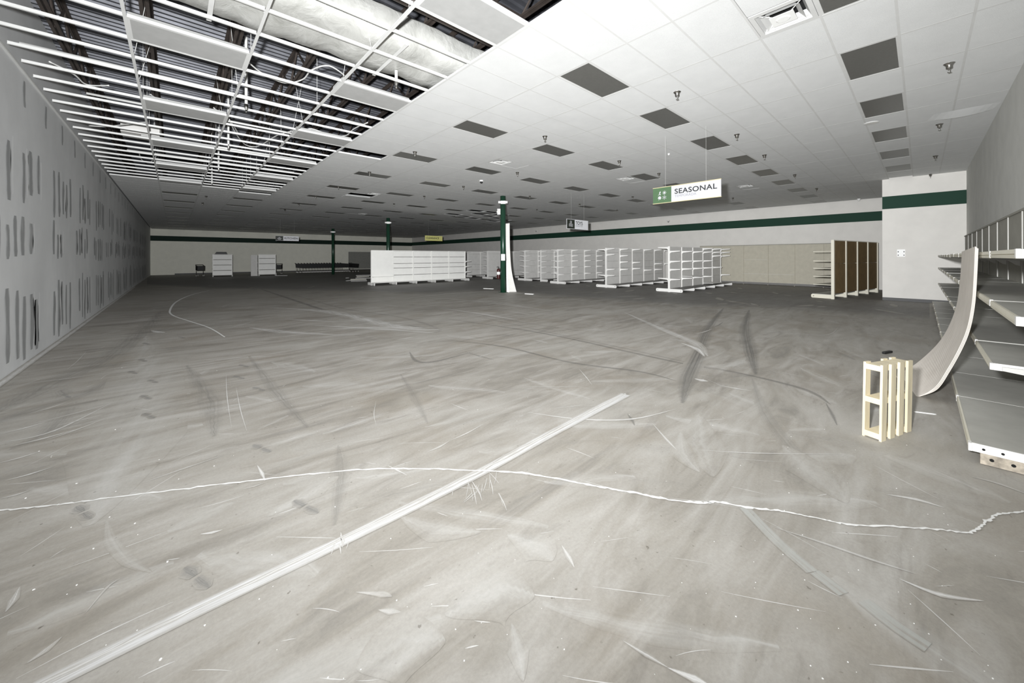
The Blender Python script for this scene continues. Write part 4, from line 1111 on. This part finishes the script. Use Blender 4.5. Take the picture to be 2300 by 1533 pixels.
# plate on the projecting wall
pA, pB = on_x(2015, 560, XB), on_x(2033, 576, XB)
r = empty('wall_plate', (XB, (pA.y + pB.y) / 2, (pA.z + pB.z) / 2)); tag(r, 'square white plate with four dark slots on the projecting wall', 'wall plate')
hw, hh = abs(pA.y - pB.y) / 2, abs(pA.z - pB.z) / 2
MB().box(-0.012, 0, -hw, hw, -hh, hh).build('plate', M_PLASTIC, r)
for sy in (-1, 1):
    for sz in (-1, 1):
        MB().box(-0.014, -0.012, sy * hw * 0.72 - 0.012, sy * hw * 0.72 + 0.012, sz * hh * 0.35 - 0.018 - (0.03 if sz < 0 else 0), sz * hh * 0.35 + 0.018 - (0.03 if sz < 0 else 0)).build('slot', M_HOLE, r)
for i, (x, y) in enumerate(((1502, 496), (1205, 518), (1312, 510))):
    p = on_x(x, y, XR); rr = empty('wall_camera', (XR, p.y, p.z)); tag(rr, 'small grey device on the right wall above the green band, %s from right' % ORD[(0, 2, 1)[i]], 'wall device', 'devices above the green band')
    MB().box(-0.10, 0, -0.10, 0.10, -0.05, 0.05).build('body', M_PANEL, rr); MB().lathe([(0.05, -0.05), (0.035, -0.09), (0.01, -0.10)], 10, (-0.06, 0, 0)).build('dome', M_BLACK, rr)

# ------------------------------------------------------------------ far end: white cabinets, carts, grey panel
def far_cabinet(x0px, x1px, ybpx, label, seams):
    a, b = on_z(x0px, ybpx, 0), on_z(x1px, ybpx, 0)
    Y = (a.y + b.y) / 2; xa = on_y(x0px, 600, Y).x; xb = on_y(x1px, 600, Y).x
    g = gondola(label, xa, Y, 1, bay=xb - xa, height=1.95, sides=(1, -1), panel=M_WPANEL, metal=M_WPANEL, seams=seams, brackets=[(i, 1, z) for i in (0, 1) for z in (1.7, 1.2, 0.7)], shoeL=0.35, deckm=M_WPANEL, pz0=0.1, gap=0.02, name='shelving_unit', group='white units by the far wall')
    return g, xa, xb, Y
gA, xa, xb, ya = far_cabinet(478, 521, 621, 'left white shelving unit near far wall, black item on top', (0.55, 1.02, 1.48))
gB, xa2, xb2, yb2 = far_cabinet(581, 618.5, 619, 'right-hand white shelving unit standing before the far wall', (0.55, 1.10, 1.58))
r = empty('black_tray', ((xa + xb) / 2 - 0.1, ya, 1.962)); tag(r, 'black open tray lying on the left white unit', 'tray')
MB().prism([(-0.42, 0), (0.42, 0), (0.36, 0.20), (-0.30, 0.20)], 'y', -0.02, 0.30).build('body', M_BLACK, r); MB().box(-0.44, 0.44, -0.03, 0.31, 0, 0.02).build('rim', M_BLACK, r)
MB().box(0, 0.5, -0.02, 0.02, 0.0, 1.9).build('side_frame', M_PANEL, gB, loc=(-0.52, 0.5, 0.0))

def shopping_cart():
    r = empty('shopping_cart', (0, 0, 0))
    q = [(-0.45, 0.55), (0.42, 0.48), (0.50, 0.92), (-0.48, 1.00)]
    MB().prism(q, 'y', -0.27, -0.262).prism(q, 'y', 0.262, 0.27).prism([(-0.45, 0.55), (0.42, 0.48), (0.42, 0.488), (-0.45, 0.558)], 'y', -0.26, 0.26) \
        .prism([(0.415, 0.48), (0.425, 0.48), (0.505, 0.92), (0.495, 0.92)], 'y', -0.26, 0.26).build('basket', M_BLACK, r)
    MB().tube([(-0.40, -0.24, 0.5), (-0.36, -0.24, 0.14), (0.42, -0.22, 0.14)], 0.016, 6).tube([(-0.40, 0.24, 0.5), (-0.36, 0.24, 0.14), (0.42, 0.22, 0.14)], 0.016, 6).build('frame', M_STEEL, r)
    MB().tube([(-0.55, -0.27, 1.04), (-0.55, 0.27, 1.04)], 0.02, 8).tube([(-0.55, -0.25, 1.04), (-0.44, -0.25, 0.9)], 0.014, 6).tube([(-0.55, 0.25, 1.04), (-0.44, 0.25, 0.9)], 0.014, 6).build('handle', M_BLACK, r)
    wm = MB().tube([(0, -0.016, 0), (0, 0.016, 0)], 0.062, 10).mesh('wheel', M_PANEL)
    for x, y in ((-0.36, -0.24), (-0.36, 0.24), (0.42, -0.22), (0.42, 0.22)): place('wheel', wm, r, (x, y, 0.063))
    return r
proto = shopping_cart()
YC = 45.8
xs0, xs1 = on_y(676, 600, YC).x, on_y(775, 600, YC).x
nc = 17
for i in range(nc):
    o = proto if i == 0 else copy_tree(proto)
    o.location = (xs0 + (xs1 - xs0) * i / (nc - 1), YC + random.uniform(-0.03, 0.03), 0)
    tag(o, 'dark shopping cart in the nested row by the far wall, %s from left' % ORD[i], 'shopping cart', 'nested shopping carts by the far wall')
for (px, py, rz, lab) in ((450, 620, 1.4, 'lone black shopping cart left of the white units'), (626, 617, 1.5, 'black shopping cart half hidden behind the right white unit'),
                         (795, 605, 0.4, 'black shopping cart right of the nested row, near grey panel')):
    o = copy_tree(proto); q = on_z(px, py, 0); q = q * (44.0 / q.y) if q.y > 44 or px > 600 else q
    o.location = (q.x, q.y, 0); o.rotation_euler = (0, 0, rz); tag(o, lab, 'shopping cart', 'loose shopping carts')
q0, q1 = on_y(783, 600, 46.6), on_y(835, 600, 46.6)
r = empty('grey_divider', (q0.x, 46.6, 0)); tag(r, 'dull grey freestanding panel behind left end of long white gondola', 'panel')
MB().box(0, q1.x - q0.x, -0.04, 0.04, 0.3, 2.35).build('panel', M_PANEL if False else mat('dull_grey_panel', (0.22, 0.22, 0.20), 0.8), r)
for xx in (0.05, q1.x - q0.x - 0.1): MB().box(xx, xx + 0.05, -0.3, 0.3, 0, 0.06).box(xx, xx + 0.05, -0.03, 0.03, 0.06, 0.4).build('foot', M_STEEL, r)

# ================================================================== SIGNS
M_SWHITE2 = mat('sign_white_dull', (0.62, 0.62, 0.64), 0.5, 0, 0.01)
M_SWHITE = mat('sign_white', (0.42, 0.42, 0.435), 0.5, 0, 0.01)
M_SGREEN = mat('sign_green', (0.060, 0.112, 0.055), 0.5, 0, 0.04, 8)
M_SDARK = mat('sign_dark_green', (0.018, 0.022, 0.016), 0.5, 0, 0.04, 8)
M_SGOLD = mat('sign_gold_edge', (0.42, 0.38, 0.23), 0.5, 0, 0.05)
M_SYEL = mat('sign_yellow', (0.62, 0.60, 0.22), 0.5, 0, 0.03)
M_INK = mat('sign_ink', (0.02, 0.022, 0.022), 0.6, 0, 0.0)
M_GREYINK = mat('sign_grey_ink', (0.24, 0.24, 0.26), 0.6, 0, 0.0)
def text_mesh(s, size, m, spacing=1.0, bold=0.0, sx=1.0):
    c = bpy.data.curves.new('lettering', 'FONT'); c.body = s; c.size = size; c.space_character = spacing; c.offset = bold; c.extrude = 0.001
    o = bpy.data.objects.new('lettering_tmp', c); COL.objects.link(o)
    dg = bpy.context.evaluated_depsgraph_get(); dg.update()
    me = bpy.data.meshes.new_from_object(o.evaluated_get(dg)); me.name = 'lettering'
    bpy.data.objects.remove(o)
    me.materials.clear(); me.materials.append(m)
    for v in me.vertices: v.co = Vector((v.co.x * sx, -v.co.z, v.co.y))
    return me
def flat_polys(polys, y0, y1, m, name, parent):
    mb = MB()
    for p in polys: mb.prism(p, 'y', y0, y1)
    return mb.build(name, m, parent)
def disc(cx, cz, r, n=14, sq=1.0): return [(cx + r * math.cos(2 * math.pi * i / n), cz + r * sq * math.sin(2 * math.pi * i / n)) for i in range(n)]
def bar(x0, z0, x1, z1, w):
    dx, dz = x1 - x0, z1 - z0; L = math.hypot(dx, dz); nx, nz = -dz / L * w / 2, dx / L * w / 2
    return [(x0 + nx, z0 + nz), (x1 + nx, z1 + nz), (x1 - nx, z1 - nz), (x0 - nx, z0 - nz)]
def sign(label, loc, rz, W, H, icon_w, icon_m, icons, main, sub, face=M_SWHITE, edge=M_SGOLD, tsize=0.15, sp=1.08, tsx=1.0):
    """hanging sign: local x to the right, front facing -y, z up from its lower edge"""
    r = empty('hanging_sign', loc, rz); tag(r, label, 'sign', 'hanging department signs')
    MB().box(0, W, -0.012, 0.012, 0, H).build('panel', face, r)
    if icon_w: MB().box(0, icon_w, -0.015, -0.012, 0.012, H - 0.012).build('icon_field', icon_m, r)
    for z in (0, H - 0.014): MB().box(-0.005, W + 0.005, -0.018, 0.018, z, z + 0.014).build('edge_rail', edge, r)
    if icons: flat_polys(icons, -0.018, -0.015, M_SWHITE, 'icons', r)
    tx = (icon_w + 0.075) if icon_w else 0.10
    o = place('lettering', text_mesh(main, tsize, M_INK, sp, 0.003, tsx), r, (tx, -0.0135, H * 0.49 if sub else H * 0.36))
    if sub: place('small_lettering', text_mesh(sub, tsize * 0.5, M_GREYINK, 1.05), r, (tx, -0.0135, H * 0.28))
    for x in (W * 0.2, W * 0.8):
        MB().tube([(x, 0, H), (x, 0, CEIL - loc[2])], 0.0012, 5).build('hang_wire', M_CABLE, r)
    return r
# SEASONAL: four season icons in a 2 x 2 block
def season_icons(cx, cz, s):
    P = []
    lx, lz = cx - s * 0.5, cz + s * 0.45          # leaf on a twig
    P.append([(lx - .10 * s, lz - .1 * s), (lx - .02 * s, lz + .25 * s), (lx + .2 * s, lz + .38 * s), (lx + .22 * s, lz + .1 * s), (lx + .05 * s, lz - .12 * s)])
    P.append(bar(lx - .3 * s, lz - .42 * s, lx + .02 * s, lz - .08 * s, .07 * s)); P.append([(lx - .02 * s, lz - .2 * s), (lx + .25 * s, lz - .18 * s), (lx + .2 * s, lz - .38 * s), (lx - .02 * s, lz - .36 * s)])
    sx, sz = cx + s * 0.5, cz + s * 0.45          # sun
    P.append(disc(sx, sz, .2 * s))
    for k in range(8):
        a = k * math.pi / 4; P.append(bar(sx + .24 * s * math.cos(a), sz + .24 * s * math.sin(a), sx + .42 * s * math.cos(a), sz + .42 * s * math.sin(a), .07 * s))
    mx, mz = cx - s * 0.5, cz - s * 0.5           # autumn leaf
    pts = []
    for k in range(14):
        a = math.pi / 2 + k * 2 * math.pi / 14; rr = (.42 if k % 2 == 0 else .27) * s
        pts.append((mx + rr * math.cos(a), mz + rr * math.sin(a)))
    P.append(pts); P.append(bar(mx - .05 * s, mz - .2 * s, mx - .2 * s, mz - .46 * s, .07 * s))
    fx, fz = cx + s * 0.5, cz - s * 0.5           # snowflake
    for k in range(3):
        a = math.pi / 6 + k * math.pi / 3; P.append(bar(fx - .42 * s * math.cos(a), fz - .42 * s * math.sin(a), fx + .42 * s * math.cos(a), fz + .42 * s * math.sin(a), .08 * s))
    for k in range(6):
        a = math.pi / 6 + k * math.pi / 3; bx, bzz = fx + .27 * s * math.cos(a), fz + .27 * s * math.sin(a)
        for q in (0.6, -0.6): P.append(bar(bx, bzz, bx + .14 * s * math.cos(a + q), bzz + .14 * s * math.sin(a + q), .06 * s))
    return P
XS = 8.55
s0, s1, s2 = on_x(1467.5, 459, XS), on_x(1620, 441, XS), on_x(1467.5, 423, XS)
Ws, Hs = abs(s0.y - s1.y), s2.z - s0.z
sign('hanging sign reading SEASONAL with white season icons on green', (XS, s0.y, s0.z), -math.pi / 2, Ws, Hs, Ws * 0.295, M_SGREEN, season_icons(Ws * 0.148, Hs * 0.5, Hs * 0.30), 'SEASONAL', 'TEMPORADA', tsize=0.158, sp=1.08, tsx=1.12)
def blocks(cx, cz, s):
    P = []
    def sq(x, z, w, t):
        return [bar(x - w, z - w, x + w, z - w, t), bar(x - w, z + w, x + w, z + w, t), bar(x - w, z - w, x - w, z + w, t), bar(x + w, z - w, x + w, z + w, t), disc(x, z, w * 0.45, 8)]
    for (x, z) in ((0, .45), (-.38, -.25), (.38, -.3)): P += sq(cx + x * s, cz + z * s, .3 * s, .09 * s)
    return P
YT = 10.2
t0, t1, t2 = on_y(1273, 513, YT), on_y(1320.5, 514, YT), on_y(1273, 491, YT)
Wt, Ht = t1.x - t0.x, t2.z - t0.z
sign('hanging sign reading TOYS with toy-block icon, before the right wall', (t0.x, YT, t0.z), 0, Wt, Ht, Wt * 0.35, M_SDARK, blocks(Wt * 0.175, Ht * 0.5, Ht * 0.42), 'TOYS', 'JUGUETES', face=M_SWHITE2, edge=M_SWHITE2, tsize=0.21, sp=1.0, tsx=0.95)
YK = 31.5
t0, t1, t2 = on_y(619, 540, YK), on_y(671, 540, YK), on_y(619, 529, YK)
Wk, Hk = t1.x - t0.x, t2.z - t0.z
pot = [[(Wk * .10, Hk * .25), (Wk * .22, Hk * .25), (Wk * .235, Hk * .55), (Wk * .085, Hk * .55)], [(Wk * .10, Hk * .58), (Wk * .22, Hk * .58), (Wk * .18, Hk * .72), (Wk * .14, Hk * .72)], bar(Wk * .06, Hk * .5, Wk * .26, Hk * .5, Hk * .07)]
sign('small hanging sign reading KITCHEN before the far wall', (t0.x, YK, t0.z), 0, Wk, Hk, Wk * 0.32, M_SDARK, pot, 'KITCHEN', None, face=M_SWHITE2, edge=M_SWHITE2, tsize=0.20, sp=1.05)
YCL = 26.0
t0, t1, t2 = on_y(954.5, 540, YCL), on_y(993.5, 540, YCL), on_y(954.5, 528.5, YCL)
Wc, Hc = t1.x - t0.x, t2.z - t0.z
sign('yellow hanging sign reading CLEARANCE near the far right corner', (t0.x, YCL, t0.z), 0, Wc, Hc, 0, None, None, 'CLEARANCE', None, face=M_SYEL, edge=M_SYEL, tsize=0.205, sp=1.0)
